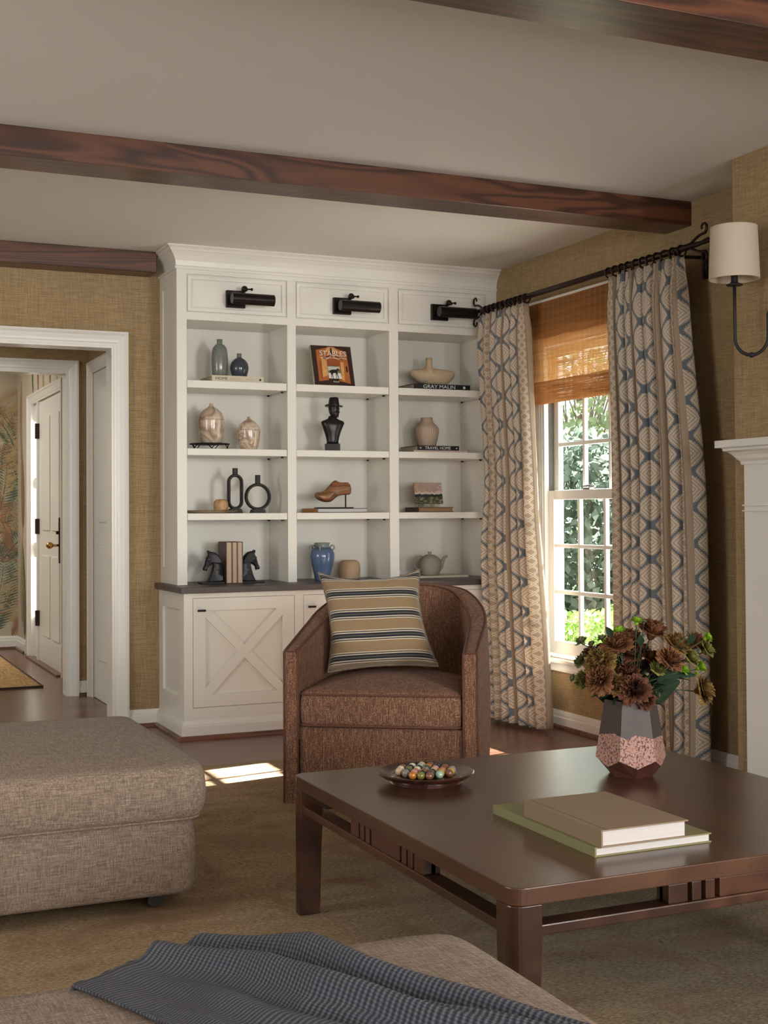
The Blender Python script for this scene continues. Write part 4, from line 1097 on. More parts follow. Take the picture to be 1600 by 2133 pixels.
buds = [
 ((2.139, 3.065, 0.836), 0.0154, 'bud', 'bud', 'bright green bud at the very top of the bouquet'),
 ((2.163, 3.064, 0.832), 0.0081, 'bud', 'budull', 'tiny dark bud beside the topmost green bud'),
 ((2.099, 3.097, 0.807), 0.0184, 'bud', 'bud', 'bright green frilly bud at the upper left top'),
 ((2.061, 3.125, 0.786), 0.0144, 'bud', 'budull', 'olive bud in the upper left'),
 ((2.063, 3.109, 0.776), 0.0121, 'bud', 'bud', 'small bright bud below the olive one in the upper left'),
 ((2.007, 3.148, 0.778), 0.0169, 'bud', 'budull', 'dull green bud reaching out to the far upper left'),
 ((1.999, 3.083, 0.776), 0.0101, 'bud', 'budull', 'small dull bud beside the far upper left one'),
 ((1.967, 3.132, 0.676), 0.0113, 'bud', 'budull', 'round closed bud at the leftmost tip'),
 ((2.096, 3.111, 0.711), 0.0099, 'bud', 'bud', 'small bright bud above the larger one at centre left'),
 ((2.089, 3.092, 0.690), 0.0176, 'bud', 'bud', 'bright lime bud at centre left'),
 ((2.180, 3.072, 0.663), 0.0191, 'bud', 'bud', 'bright lime bud low right of centre'),
 ((2.240, 2.984, 0.701), 0.0141, 'bud', 'bud', 'lime bud at right, above the big leaves'),
 ((2.299, 2.985, 0.705), 0.0175, 'bud', 'bud', 'lime bud at the far right, lower of the two'),
 ((2.277, 2.978, 0.689), 0.0065, 'bud', 'bud', 'tiny lime bud under the far right one'),
 ((2.319, 2.980, 0.789), 0.0154, 'bud', 'bud', 'lime bud at the upper right tip'),
 ((2.192, 3.042, 0.624), 0.0106, 'bud', 'budull', 'dull closed bud hanging by the vase rim at right'),
 ((2.247, 2.971, 0.803), 0.0072, 'bud', 'budull', 'tiny bud on the leafy tip at upper right'),
]
rb = random.Random(5)
VT = Vector((VX, VY, TZ+.205))
def flower(c, rad, kind, col, label, isbud=False):
    c = Vector(c)
    out = (c-Vector((VX, VY, TZ+.20))); dirv = (out.normalized()*.8+Vector((-.35, -.75, .15))*(.45 if kind != 'bud' else .1)).normalized()
    t = thing('flower_bud' if isbud else 'lisianthus_flower', label, 'flower', tuple(c), 0, 'closed buds in the bouquet' if isbud else 'open blooms in the bouquet')
    me = bloom_data(kind, rb.randint(0, 3)).copy(); me.materials.clear(); me.materials.append(M['petal_'+col] if 'petal_'+col in M else M[col])
    b = bpy.data.objects.new('petals', me); COL.objects.link(b); b.parent = t
    sc_ = rad*(1.62 if kind == 'open' else 1.85 if kind == 'half' else 1.6)
    q = dirv.to_track_quat('Z', 'Y').to_matrix().to_4x4()
    b.matrix_local = q @ Matrix.Rotation(rb.uniform(0, 6), 4, 'Z') @ Matrix.Scale(sc_, 4)
    base = c-dirv*sc_*.55
    k_ = VT+Vector((rb.uniform(-.03, .03), rb.uniform(-.03, .03), 0)); k2 = Vector((VX+rb.uniform(-.03, .03), VY+rb.uniform(-.03, .03), TZ+.07))
    pts = []
    for i in range(11):
        s_ = i/10; p = base*(1-s_)**2+(k_+Vector((0, 0, .05)))*2*s_*(1-s_)+k_*s_*s_; pts.append(p)
    pts.append((k_+k2)/2); pts.append(k2)
    MB().tube(pts, .0017, 6).build('stem', 'stem', t, smooth=True)
    return t, base, dirv
for i, f in enumerate(flowers):
    t, base, dv = flower(*f)
    if i % 3 != 1:
        m_ = MB(); d = (base-VT); d = Vector((d.x+rb.uniform(-.04, .04), d.y+rb.uniform(-.04, .04), d.z*.3)); leafgrid(m_, VT.lerp(base, .45), d, (0, 0, 1), rb.uniform(.055, .085), .017, .25); m_.build('leaf', 'leaf', t, smooth=True)
for f in buds: flower(*f, isbud=True)
# broad leaves at right and low left
# leaf base, leaf tip, half width, label
bigl = [
 ((2.179, 3.025, 0.666), (2.222, 2.994, 0.693), 0.026, 'broad dark leaf right of the low lime bud'),
 ((2.188, 3.021, 0.649), (2.228, 2.992, 0.666), 0.022, 'second broad leaf hanging at the right, over the curtain'),
 ((2.056, 3.080, 0.633), (2.007, 3.091, 0.639), 0.014, 'narrow dark leaf pointing left below the blooms'),
 ((2.216, 3.008, 0.692), (2.268, 2.974, 0.683), 0.012, 'narrow leaf reaching to the right under the lime buds'),
 ((2.062, 3.075, 0.794), (2.042, 3.072, 0.819), 0.012, 'small upright leaf at the upper left'),
 ((2.256, 2.989, 0.773), (2.268, 2.972, 0.796), 0.012, 'leaf behind the upper right blooms'),
 ((2.136, 3.042, 0.770), (2.128, 3.034, 0.796), 0.012, 'dark upright leaf left of the tall top stem'),
 ((2.080, 3.069, 0.619), (2.062, 3.067, 0.604), 0.018, 'dark leaf over the left rim of the vase'),
 ((2.105, 3.059, 0.616), (2.087, 3.055, 0.637), 0.022, 'dark leaf beneath the plum-rose bloom'),
 ((2.133, 3.123, 0.602), (2.080, 3.134, 0.659), 0.030, 'shaded dark leaf inside the bouquet, behind the two big left blooms'),
 ((2.145, 3.117, 0.602), (2.130, 3.112, 0.672), 0.030, 'shaded dark leaf inside the bouquet, behind the centre plum bloom'),
 ((2.164, 3.109, 0.602), (2.177, 3.091, 0.675), 0.030, 'shaded dark leaf inside the bouquet, right of the centre plum bloom'),
 ((2.177, 3.104, 0.602), (2.221, 3.072, 0.658), 0.030, 'shaded dark leaf inside the bouquet, low at the right of the plum bloom'),
 ((2.120, 3.129, 0.602), (2.049, 3.149, 0.642), 0.030, 'shaded dark leaf inside the bouquet, low at the left under the brown blooms'),
 ((2.152, 3.115, 0.609), (2.096, 3.127, 0.713), 0.030, 'shaded dark leaf inside the bouquet, behind the twin lime buds'),
 ((2.171, 3.106, 0.609), (2.158, 3.099, 0.723), 0.030, 'shaded dark leaf inside the bouquet, in the deep middle'),
 ((2.189, 3.098, 0.605), (2.237, 3.065, 0.685), 0.030, 'shaded dark leaf inside the bouquet, under the round rosy bloom'),
 ((2.139, 3.120, 0.602), (2.158, 3.100, 0.658), 0.030, 'shaded dark leaf inside the bouquet, just over the vase mouth'),
 ((2.183, 3.101, 0.602), (2.255, 3.057, 0.637), 0.030, 'shaded dark leaf inside the bouquet, reaching to the lower right'),
]
for (p0, p1, wd, lab) in bigl:
    a, b = Vector(p0), Vector(p1); m_ = MB(); leafgrid(m_, a, b-a, Vector((-.4, -.9, 0)), (b-a).length*1.05, wd, .12)
    m_.tube([a, a.lerp(VT, .5)+Vector((0, 0, .005)), VT, VT-Vector((0, 0, .08))], .0018, 6)
    o = m_.build('leafy_stem', 'leaf', smooth=True); tag(o, lab, 'leaf', 'leaves in the bouquet')

# ---- solitaire board with marbles
BX, BY, BZ = 1.556, 3.235, TZ
M['boardwood'] = wood('board_wood', (.022, .008, .006), (.065, .020, .014), 'X', .22, 2, .5)
bd = thing('solitaire_board', 'round dark wooden solitaire board holding polished stone marbles', 'board game', (BX, BY, BZ))
MB().lathe([(.0001, 0), (.098, 0), (.100, .004), (.096, .010), (.118, .018), (.132, .027), (.1345, .031), (.131, .033), (.124, .030), (.108, .0235), (.098, .0225), (.0965, .0245), (.0905, .0245), (.089, .022), (.0001, .022)], (BX, BY, BZ), 64).build('board', 'boardwood', bd, smooth=True, auto=35)
mcol = {'white': (.62, .56, .46), 'pale pink': (.50, .30, .25), 'mint green': (.30, .42, .33), 'black': (.022, .022, .025), 'dark green': (.045, .075, .055), 'amber': (.42, .15, .02), 'rust': (.22, .07, .025), 'grey': (.22, .19, .17), 'mossy green': (.16, .15, .03), 'salmon': (.45, .17, .10), 'brown': (.16, .07, .035), 'cream': (.52, .38, .24), 'golden yellow': (.42, .26, .06), 'dark grey': (.06, .058, .06), 'charcoal brown': (.05, .035, .03)}
for k, c in mcol.items(): M['mb_'+k] = plain('marble_'+k.replace(' ', '_'), c, .12, coat=.6, var=.35, vs=60)
order = ['amber', 'mossy green', 'brown', 'grey', 'pale pink', 'black', 'dark grey', 'mint green',
         'cream', 'dark green', 'salmon', 'rust', 'charcoal brown', 'golden yellow', 'brown', 'white',
         'mossy green', 'white', 'grey', 'cream', 'salmon', 'golden yellow', 'rust', 'black',
         'dark grey', 'dark green', 'pale pink', 'rust', 'grey', 'white', 'mint green', 'amber', 'charcoal brown', 'rust', 'cream', 'brown', 'black']
pos = []
ra = radians(36)
for i, row in enumerate((3, 5, 7, 7, 7, 5, 3)):
    for j_ in range(row): pos.append(((j_-(row-1)/2)*.0238, (i-3)*.0238, i, j_, row))
rows = ['front', 'second', 'third', 'middle', 'fifth', 'sixth', 'back']; ords = ['leftmost', 'second from left', 'third from left', 'fourth from left', 'fifth from left', 'sixth from left', 'rightmost']
m0 = MB().ball((0, 0, 0), .0112, 24).build('marble', 'mb_white', smooth=True); first = True
for k, (x, y, i, j_, row) in enumerate(pos):
    o = m0 if first else m0.copy()
    if not first: COL.objects.link(o)
    first = False
    o.data = m0.data.copy(); col = order[(k*1) % len(order)]; o.data.materials.clear(); o.data.materials.append(M['mb_'+col])
    X_, Y_ = x*cos(ra)+y*sin(ra), -x*sin(ra)+y*cos(ra)
    o.location = (BX+X_*.98, BY+Y_*.98, BZ+.022+.0105)
    od = 'rightmost' if j_ == row-1 else ords[j_]
    tag(o, '%s marble, %s in the %s row of the board' % (col, od, rows[i]), 'marble', 'marbles on the solitaire board')

# ================================================================== ARMCHAIR
CO = Vector((1.700, 4.815, .012)); cu = Vector((.836, -.549, 0)); cang = atan2(cu.y, cu.x)
CM = Matrix.Translation(CO) @ Matrix.Rotation(cang, 4, 'Z') @ Matrix.Translation((.383, 0, 0))
ch = thing('armchair', 'rust brown tweed barrel armchair with welted arms behind the coffee table', 'armchair', tuple(CO))
HW, DS, DE = .383, .36, .86
def path(n=60):
    P = []
    for k in range(12): P.append(Vector((-HW, DS*k/12, 0)))
    for k in range(n+1):
        a = pi-pi*k/n; e = .86
        P.append(Vector((HW*math.copysign(abs(cos(a))**e, cos(a)), DS+(DE-DS)*abs(sin(a))**e, 0)))
    for k in range(11, -1, -1): P.append(Vector((HW, DS*k/12, 0)))
    return P
PO = path(); NP = len(PO)
def nrm(i):
    a = PO[min(i+1, NP-1)]-PO[max(i-1, 0)]; return Vector((a.y, -a.x, 0)).normalized()*1  # points inward
def htop(y):
    pts = [(0, .594), (.42, .672), (.62, .735), (.76, .790), (.86, .812)]
    for (a, b), (c, d) in zip(pts, pts[1:]):
        if y <= c: t = (y-a)/(c-a); return b+(d-b)*t
    return pts[-1][1]
def thick(y): return .062+.028*min(1, y/.6)
def sect(i):
    p = PO[i]; n_ = nrm(i); 
    c = Vector((0, .4, 0))
    if (c-p).dot(n_) < 0: n_ = -n_
    return p, n_
m_ = MB(); vs = []; K = 0
SH = []
for i in range(NP):
    p, n_ = sect(i); h = htop(p.y); t = thick(p.y)
    q = []
    bulge = .012*min(1, p.y/.2)
    for zz in (0.0, .15, .35, .55, .8, 1.0):
        z = .0+(h-.008)*zz; q.append(p-n_*(bulge*sin(pi*zz))+Vector((0, 0, z)))
    q.append(p+n_*.006+Vector((0, 0, h))); q.append(p+n_*(t*.5)+Vector((0, 0, h+.006))); q.append(p+n_*(t-.006)+Vector((0, 0, h))); q.append(p+n_*t+Vector((0, 0, h-.008)))
    for zz in (.7, .4, .0): q.append(p+n_*(t+.012*(1-zz)*min(1, p.y/.2))+Vector((0, 0, .25+(h-.258)*zz)))
    SH.append(q); vs += q
n = len(SH[0]); fs = []
for i in range(NP-1): fs += [(i*n+k, i*n+k+1, (i+1)*n+k+1, (i+1)*n+k) for k in range(n-1)]
# front caps to the floor
for i, rv in ((0, 0), (NP-1, 1)):
    b0 = len(vs); p, n_ = sect(i); vs.append(p+n_*thick(0)); f = [i*n+k for k in range(n)]+[b0]; fs.append(tuple(f if rv else f[::-1]))
m_.add(vs, fs); m_.build('shell', 'chair', ch, smooth=True, mat=CM, auto=50)
m_ = MB()
for idx in (6, 8): pass
def welt(pts, r=.0042): MB().tube(pts, r, 6).build('piping', 'piping', ch, smooth=True, mat=CM)
off = [Vector((0, 0, 0))]
welt([SH[i][6]+Vector((0, 0, .002)) for i in range(NP)])
welt([SH[i][8]+Vector((0, 0, .002)) for i in range(NP)])
for i, s_ in ((0, 1), (NP-1, -1)):
    p, n_ = sect(i); t = thick(0); fy = Vector((0, -.003, 0))
    welt([p+n_*.003+fy+Vector((0, 0, .003)), p+n_*.003+fy+Vector((0, 0, .593))], .0036)
    welt([p+n_*(t-.003)+fy+Vector((0, 0, .003)), p+n_*(t-.003)+fy+Vector((0, 0, .593))], .0036)
    welt([p+n_*.003+fy+Vector((0, 0, .594)), p+n_*(t-.003)+fy+Vector((0, 0, .594))], .0036)
# front rail and deck
m_ = MB(); m_.box(-HW+.060, HW-.060, .012, .05, .004, .300).box(-HW+.062, HW-.062, .05, .62, .20, .298); m_.build('front_rail', 'chair', ch, bevel=.008, mat=CM)
# seat cushion (follows the barrel at the back)
def seat():
    m_ = MB(); w2 = HW-.066; outl = []
    fr = .035
    pts = []
    for k in range(9): a = -pi/2+pi/2*k/8; pts.append((w2-fr+fr*cos(a), -.012+fr+fr*sin(a)))
    for k in range(1, 8): pts.append((w2, fr+(.36-fr)*k/8))
    for k in range(25): a = pi*k/24; pts.append((w2*cos(a) if True else 0, .36+.385*sin(a)**.9))
    for k in range(7, 0, -1): pts.append((-w2, fr+(.36-fr)*k/8))
    for k in range(9): a = pi+pi/2*k/8; pts.append((-w2+fr+fr*cos(a), -.012+fr+fr*sin(a)))
    N = len(pts); z0, z1 = .300, .436; cx, cy = 0, .35
    rings = [(.0, z0), (.5, z0), (.93, z0), (.985, z0+.006), (1.0, z0+.022), (1.008, (z0+z1)/2), (1.0, z1-.022), (.988, z1-.005)]
    tops = [.955, .86, .72, .55, .36, .18, 0.001]
    vs = []
    for s_, z in rings: vs += [(cx+(x-cx)*s_, cy+(y-cy)*s_, z) for x, y in pts]
    for s_ in tops: vs += [(cx+(x-cx)*s_, cy+(y-cy)*s_, z1+.040*(1-s_**2.6)) for x, y in pts]
    fs = []
    for j in range(len(rings)+len(tops)-1): fs += [(j*N+k, j*N+(k+1) % N, (j+1)*N+(k+1) % N, (j+1)*N+k) for k in range(N)]
    m_.add(vs, fs); o = m_.build('seat_cushion', 'chair', ch, smooth=True, mat=CM, weld=True)
    for zz in (z1-.008, z0+.008): MB().tube([(cx+(x-cx)*.999, cy+(y-cy)*.999, zz) for x, y in pts], .0045, 6, closed=True).build('piping', 'piping', o, smooth=True, mat=CM)
seat()
MB().tube([(0, .42, -.0), (0, .42, .02)], [.20, .20], 32).build('swivel_base', 'black', ch, mat=CM)

# pillow
c00, c10, c11, c01 = Vector((1.970, 5.025, 0.485)), Vector((2.380, 4.821, 0.510)), Vector((2.369, 4.971, 0.905)), Vector((1.987, 5.174, 0.892))
nn = (c10-c00).cross(c01-c00).normalized()
if nn.y > 0: nn = -nn
plw = thing('throw_pillow', 'tan throw pillow with charcoal stripes leaning on the rust armchair', 'pillow', tuple((c00+c11)/2))
def psurf(u, v, sd):
    p = (c00*(1-u)+c10*u)*(1-v)+(c01*(1-u)+c11*u)*v
    a, b = u*2-1, v*2-1
    ins = .050*((1-a*a)*abs(b)**5)      # sides pulled in between the corners
    ins2 = .032*((1-b*b)*abs(a)**5)
    p += (c01-c00).normalized()*(-math.copysign(ins, b))*(1.0 if b > 0 else .35)+(c10-c00).normalized()*(-math.copysign(ins2, a))
    th_ = .082*(max(0, (1-a**4)*(1-b**4)))**.55
    wr = .005*sin(u*26+1)*math.exp(-((v-.93)/.07)**2)+.004*sin(v*20)*math.exp(-((u-.05)/.08)**2)
    return p+nn*(sd*th_+(wr if sd > 0 else 0))
m_ = MB()
for sd in (1, -1): m_.grid(lambda u, v: psurf(u, v, sd), 36, 36, lambda u, v: (u*.45, v+.006*sin(u*5)+.02*(u-.5)))
m_.build('cushion', 'pillow', plw, smooth=True, weld=True)
e = [psurf(t/30, 0, 0) for t in range(30)]+[psurf(1, t/30, 0) for t in range(30)]+[psurf(1-t/30, 1, 0) for t in range(30)]+[psurf(0, 1-t/30, 0) for t in range(30)]
M['pillowpipe'] = plain('pillow_piping', (.20, .15, .10), .8, var=.6, vs=60)
MB().tube(e, .0048, 6, closed=True).build('piping', 'pillowpipe', plw, smooth=True)
# ================================================================== THINGS ON THE SHELVES
S1, S2, S3, CT = 1.8513, 1.4923, 1.1503, ZB
def xz(x0, y, z0):   # text matrix: flat lettering facing -Y
    return Matrix.Translation((x0, y, z0)) @ Matrix.Rotation(pi/2, 4, 'X')
def obj1(name, label, cat, mb, mats, group=None, **k):
    o = mb.build(name, mats, **k); return tag(o, label, cat, group)
# --- top shelf
M['bookwhite'] = plain('ivory_book_jacket', (.60, .53, .40), .5)
bk, _ = book('book', 'ivory book with HOME on its spine under the two blue vases', 1.957, 2.246, 6.655, 6.885, S1, .033, 'bookwhite', 'creamlight', spine='-y')
text('HOME', .021, 'blackiron', bk, xz(2.010, 6.6535, S1+.0165), 'title', sx=1.15)
M['faint'] = plain('faint_gold_print', (.42, .36, .26), .6)
text('BODY', .018, 'faint', bk, xz(2.082, 6.6535, S1+.016), 'title', sx=1.1)
text('AUTHOR NAME', .006, 'faint', bk, xz(2.165, 6.6535, S1+.0165), 'author_line') if False else MB().box(2.145, 2.19, 6.6535, 6.6545, S1+.0155, S1+.018).build('author_line', 'faint', bk)
MB().tube([(2.226, 6.6530, S1+.016), (2.226, 6.6545, S1+.016)], .006, 12).build('publisher_mark', 'blackiron', bk)
def glazed(name, c1, c2, speck, sc=40):
    m, nt, b = newmat(name); n = noise(nt, coords(nt), 7, 3); sp = noise(nt, coords(nt), sc*4, 2)
    setc(nt, b, mix(nt, (sp.gt(.66)*.6), mix(nt, n, c1, c2), speck)); b.inputs['Roughness'].default_value = .18; b.inputs['Coat Weight'].default_value = .4; return m
M['glaze_grey'] = glazed('grey_green_glaze', (.13, .15, .14), (.20, .22, .20), (.38, .38, .35))
M['glaze_navy'] = glazed('navy_glaze', (.030, .038, .055), (.055, .068, .09), (.12, .13, .15))
M['glaze_rim'] = plain('bare_grey_clay', (.16, .15, .13), .6)
z = S1+.0335
m_ = MB().lathe([(.0001, 0), (.036, 0), (.041, .008), (.0445, .05), (.0455, .09), (.043, .13), (.038, .155), (.026, .172), (.016, .177), (.015, .183), (.0155, .203), (.012, .203), (.012, .175), (.0001, .17)], (2.026, 6.742, z), 40)
obj1('vase', 'tall grey-green glazed bottle vase standing on the ivory book', 'vase', m_, 'glaze_grey', smooth=True)
v = obj1('vase', 'round navy blue bottle vase standing on the ivory book', 'vase', MB().lathe([(.0001, 0), (.036, 0), (.042, .010), (.050, .040), (.051, .055), (.046, .078), (.034, .095), (.018, .105), (.013, .110)], (2.134, 6.735, z), 40), 'glaze_navy', smooth=True)
MB().lathe([(.013, .108), (.0125, .112), (.0135, .130), (.010, .130), (.010, .108)], (2.134, 6.735, z), 24).build('neck', 'glaze_rim', v, smooth=True)
# --- the leaning stables book: printed cover built as flat coloured shapes
M['c_dark'] = plain('cover_dark_brown', (.035, .014, .010), .35); M['c_orange'] = plain('cover_orange', (.42, .13, .03), .35, var=.3, vs=40)
M['c_light'] = plain('cover_light_wood', (.62, .33, .12), .35, var=.3, vs=50); M['c_rust'] = plain('cover_rust', (.30, .075, .02), .35, var=.3, vs=60)
M['c_green'] = plain('cover_green', (.12, .20, .08), .4, var=.6, vs=90); M['c_white'] = plain('cover_white', (.72, .70, .66), .4); M['c_sky'] = plain('cover_pale', (.50, .50, .46), .4)
M['c_horse'] = plain('cover_black', (.012, .008, .007), .4)
sb = thing('book', 'square STABLES book with orange barn cover leaning on the top middle shelf', 'book', (2.545, 6.662, S1), 0)
La = radians(17)
SM = Matrix.Translation((2.545, 6.664, S1+.001)) @ Matrix.Rotation(-La, 4, 'X')   # local: x right, z up, y thickness (back)
MB().box(0, .240, 0, .003, 0, .240).box(0, .240, .019, .022, 0, .240).box(-.001, .003, 0, .022, 0, .240).build('cover', 'bookwhite', sb, mat=SM)
MB().box(.003, .236, .003, .019, .003, .236).build('pages', 'creamlight', sb, mat=SM)
m_ = MB(); L_ = [0]
def poly(mi, pts, lift):
    m_.cur = mi; m_.add([(x*.24, -.0004-lift*.00012, y*.24) for x, y in pts], [tuple(range(len(pts)))]); m_.cur = 0
poly(0, [(0, 0), (1, 0), (1, 1), (0, 1)], 0)
poly(1, [(.12, .10), (.12, .88), (.5, .98), (.88, .86), (.90, .06), (.62, .12), (.62, .5), (.38, .5), (.36, .14)], 1)
poly(2, [(.22, .20), (.36, .26), (.36, .62), (.24, .72)], 2); poly(2, [(.34, .66), (.5, .76), (.68, .66), (.62, .62), (.5, .70), (.40, .62)], 2)
poly(2, [(.30, .80), (.42, .97), (.58, .97), (.74, .80), (.5, .88)], 2); poly(2, [(.70, .16), (.76, .12), (.78, .60), (.70, .60)], 2)
poly(3, [(.36, .50), (.68, .50), (.68, .64), (.5, .73), (.36, .64)], 3); poly(0, [(.28, .66), (.44, .73), (.43, .755), (.28, .69)], 4); poly(0, [(.58, .73), (.76, .65), (.76, .68), (.59, .755)], 4)
poly(0, [(.475, .73), (.525, .73), (.52, .95), (.48, .95)], 4); poly(3, [(.18, .15), (.22, .17), (.22, .60), (.18, .62)], 4); poly(0, [(.82, .35), (.86, .35), (.86, .50), (.82, .50)], 4)
poly(4, [(.37, .28), (.67, .28), (.67, .49), (.37, .49)], 5); poly(5, [(.37, .18), (.70, .18), (.67, .32), (.37, .32)], 6)
poly(6, [(.37, .37), (.50, .41), (.62, .40), (.66, .42), (.66, .48), (.37, .48)], 6)
# horse silhouette
hs = [(.42, .37), (.44, .395), (.52, .40), (.56, .405), (.60, .43), (.615, .44), (.63, .435), (.655, .39), (.645, .38), (.62, .395), (.60, .37), (.595, .33), (.605, .25), (.615, .18), (.60, .18), (.585, .25), (.575, .31), (.565, .25), (.565, .18), (.553, .18), (.55, .26), (.545, .32), (.49, .315), (.475, .27), (.485, .18), (.47, .18), (.455, .25), (.45, .30), (.44, .25), (.435, .19), (.422, .19), (.43, .28), (.42, .33), (.41, .30), (.405, .35)]
poly(7, hs, 8); m_.build('printed_cover', ['c_dark', 'c_orange', 'c_light', 'c_rust', 'c_green', 'c_white', 'c_sky', 'c_horse'], sb, mat=SM)
tm = lambda x, zz: SM @ Matrix.Translation((x, -.0022, zz)) @ Matrix.Rotation(pi/2, 4, 'X')
text('STABLES', .044, 'c_white', sb, tm(.128, .192), 'title', sx=.98)
text('High Design for Horse and Home', .0125, 'c_white', sb, tm(.128, .166), 'subtitle', sx=.92)
text('Rizzoli', .013, 'c_white', sb, tm(.130, .024), 'publisher_name')
# --- black photography book with boat-shaped vase
M['bkblack'] = plain('black_book_jacket', (.010, .010, .011), .4)
bk, _ = book('book', 'black book with large white capitals on its spine under the boat-shaped vase', 3.141, 3.501, 6.652, 6.90, S1, .031, 'bkblack', 'creamlight', spine='-y')
M['printwhite'] = plain('white_print', (.70, .68, .64), .5)
text('GRAY MALIN', .029, 'printwhite', bk, xz(3.302, 6.6505, S1+.0155), 'title', extrude=.0004, sx=1.22)
MB().tube([(3.462, 6.6503, S1+.0155), (3.462, 6.6515, S1+.0155)], .008, 14).build('publisher_mark', 'printwhite', bk)
def boat():
    m, nt, b = newmat('sand_ceramic'); x, y, z_ = sep(nt, coords(nt)); n = noise(nt, coords(nt), 30, 3)
    g = ((z_*-1+(S1+.065))*18+(x*-1+3.32)*5+(n-.5)*1.0).clamp()
    setc(nt, b, ramp(nt, g, [(.0, (.58, .44, .28)), (.55, (.46, .36, .25)), (1, (.14, .13, .145))])); b.inputs['Roughness'].default_value = .75
    bump(nt, b, n, .3, .002); return m
M['boat'] = boat()
z = S1+.0315
m_ = MB()
def bp(u, v):
    t = v; x = 3.176+.282*t; a = u*2*pi
    hy = .046*(sin(pi*min(.999, max(.001, t)))**.45); 
    zc = z+.054+.026*abs(2*t-1)**2.2; hz = .050*(sin(pi*min(.999, max(.001, t)))**.5)*(1-.20*abs(2*t-1))
    zb_ = zc+sin(a)*hz
    if sin(a) < 0: zb_ = max(zb_, z) if False else z+.0005+(zc-z)*(1+sin(a)*(1 if abs(2*t-1) < .5 else max(.2, 1-(abs(2*t-1)-.5)*1.4)))
    return (x, 6.765+cos(a)*hy, zb_)
m_.grid(bp, 28, 30, cu=True)
m_.add([bp(k/28, 0) for k in range(28)], [tuple(range(28))]); m_.add([bp(k/28, 1) for k in range(28)], [tuple(range(28))])
m_.lathe([(.052, .070), (.036, .090), (.023, .106), (.0185, .125), (.019, .163), (.015, .163), (.012, .12)], (3.292, 6.765, z), 28)
obj1('vase', 'sand coloured boat-shaped vase with a single neck on the black book', 'vase', m_, 'boat', smooth=True)
# --- second shelf: trivet, two wood-grain urns
t = thing('wire_trivet', 'black metal trivet on zigzag legs under the larger marbled jar', 'trivet', (1.966, 6.70, S2))
MB().lathe([(.0001, .027), (.108, .027), (.110, .029), (.108, .031), (.0001, .031)], (1.966, 6.735, S2), 40).build('plate', 'blackiron', t, smooth=True, auto=30)
for ang in (-100, -160, -35, 60, 120):
    a = radians(ang); cx, cy = 1.966, 6.735; m_ = MB(); P = []
    for da, zz in ((-.24, .027), (0, .003), (.24, .027)): P.append((cx+.100*cos(a+da), cy+.100*sin(a+da), S2+zz))
    m_.tube(P, .0028, 6); m_.build('leg', 'blackiron', t)
def agate(name, seed):
    m, nt, b = newmat(name); v = coords(nt, scale=(1, 1, 1.3)); n = noise(nt, v, 5+seed, 2, .5, 1.0)
    r = ((n*30).sin()*.5+.5); n2 = noise(nt, coords(nt), 16, 2)
    setc(nt, b, ramp(nt, (r*.75+n2*.35-.05).clamp(), [(.06, (.28, .185, .13)), (.25, (.46, .33, .235)), (.7, (.56, .45, .345)), (.95, (.64, .56, .47))])); b.inputs['Roughness'].default_value = .22; b.inputs['Coat Weight'].default_value = .4; return m
M['agate1'] = agate('warm_marbled_glaze', 0); M['agate2'] = agate('pale_marbled_glaze', 5)
def urn(cx, cy, z, r, h, mat, label):
    t = thing('lidded_jar', label, 'jar', (cx, cy, z), 0, 'marbled lidded jars')
    k = h
    MB().lathe([(.0001, 0), (r*.70, 0), (r*.80, .012), (r*.93, k*.18), (r, k*.42), (r*1.0, k*.575), (.0001, k*.575)], (cx, cy, z), 40).build('body', mat, t, smooth=True, auto=50)
    MB().lathe([(r*1.004, k*.578), (r*.97, k*.66), (r*.82, k*.76), (r*.55, k*.845), (r*.28, k*.90), (r*.14, k*.94), (r*.13, k*.985), (r*.09, k), (.0001, k*1.0)], (cx, cy, z), 40).build('lid', mat, t, smooth=True)
urn(1.977, 6.740, S2+.0312, .0705, .217, 'agate1', 'larger warm marbled jar with pointed lid on the black trivet')
urn(2.172, 6.690, S2, .0605, .178, 'agate2', 'smaller pale marbled jar with pointed lid standing right of the trivet')
# --- bust
def blob(m_, c, rad, n=20, rz=0, e=1.0):
    cx, cy, cz = c; rx, ry, rz_ = rad
    def P(u, v):
        a = u*2*pi; b_ = -pi/2+pi*v; ca = cos(b_)
        x, y, z = rx*ca*cos(a), ry*ca*sin(a), rz_*sin(b_)
        return (cx+x*cos(rz)-y*sin(rz), cy+x*sin(rz)+y*cos(rz), cz+z)
    m_.grid(P, n, n//2, cu=True)
def loft(m_, secs, n=28):
    # secs: (cx, cy, z, rx, ry, rz, exponent)
    vs = []
    for cx, cy, z, rx, ry, rz, ex in secs:
        for k in range(n):
            a = k/n*2*pi; ca, sa = cos(a), sin(a)
            x, y = rx*math.copysign(abs(ca)**ex, ca), ry*math.copysign(abs(sa)**ex, sa)
            vs.append((cx+x*cos(rz)-y*sin(rz), cy+x*sin(rz)+y*cos(rz), z))
    fs = []
    for i in range(len(secs)-1): fs += [(i*n+k, i*n+(k+1) % n, (i+1)*n+(k+1) % n, (i+1)*n+k) for k in range(n)]
    fs += [tuple(range(n-1, -1, -1)), tuple((len(secs)-1)*n+k for k in range(n))]
    m_.add(vs, fs)
M['patina'] = plain('dark_patinated_bronze', (.016, .013, .011), .33, .35, var=.5, vs=30, bs=.15)
bu = thing('bust_sculpture', 'dark bronze bust of a man in a brimmed hat on a square block', 'sculpture', (2.662, 6.70, S2))
th0 = radians(22)   # faces the viewer's right
bxx, byy = 2.664, 6.705
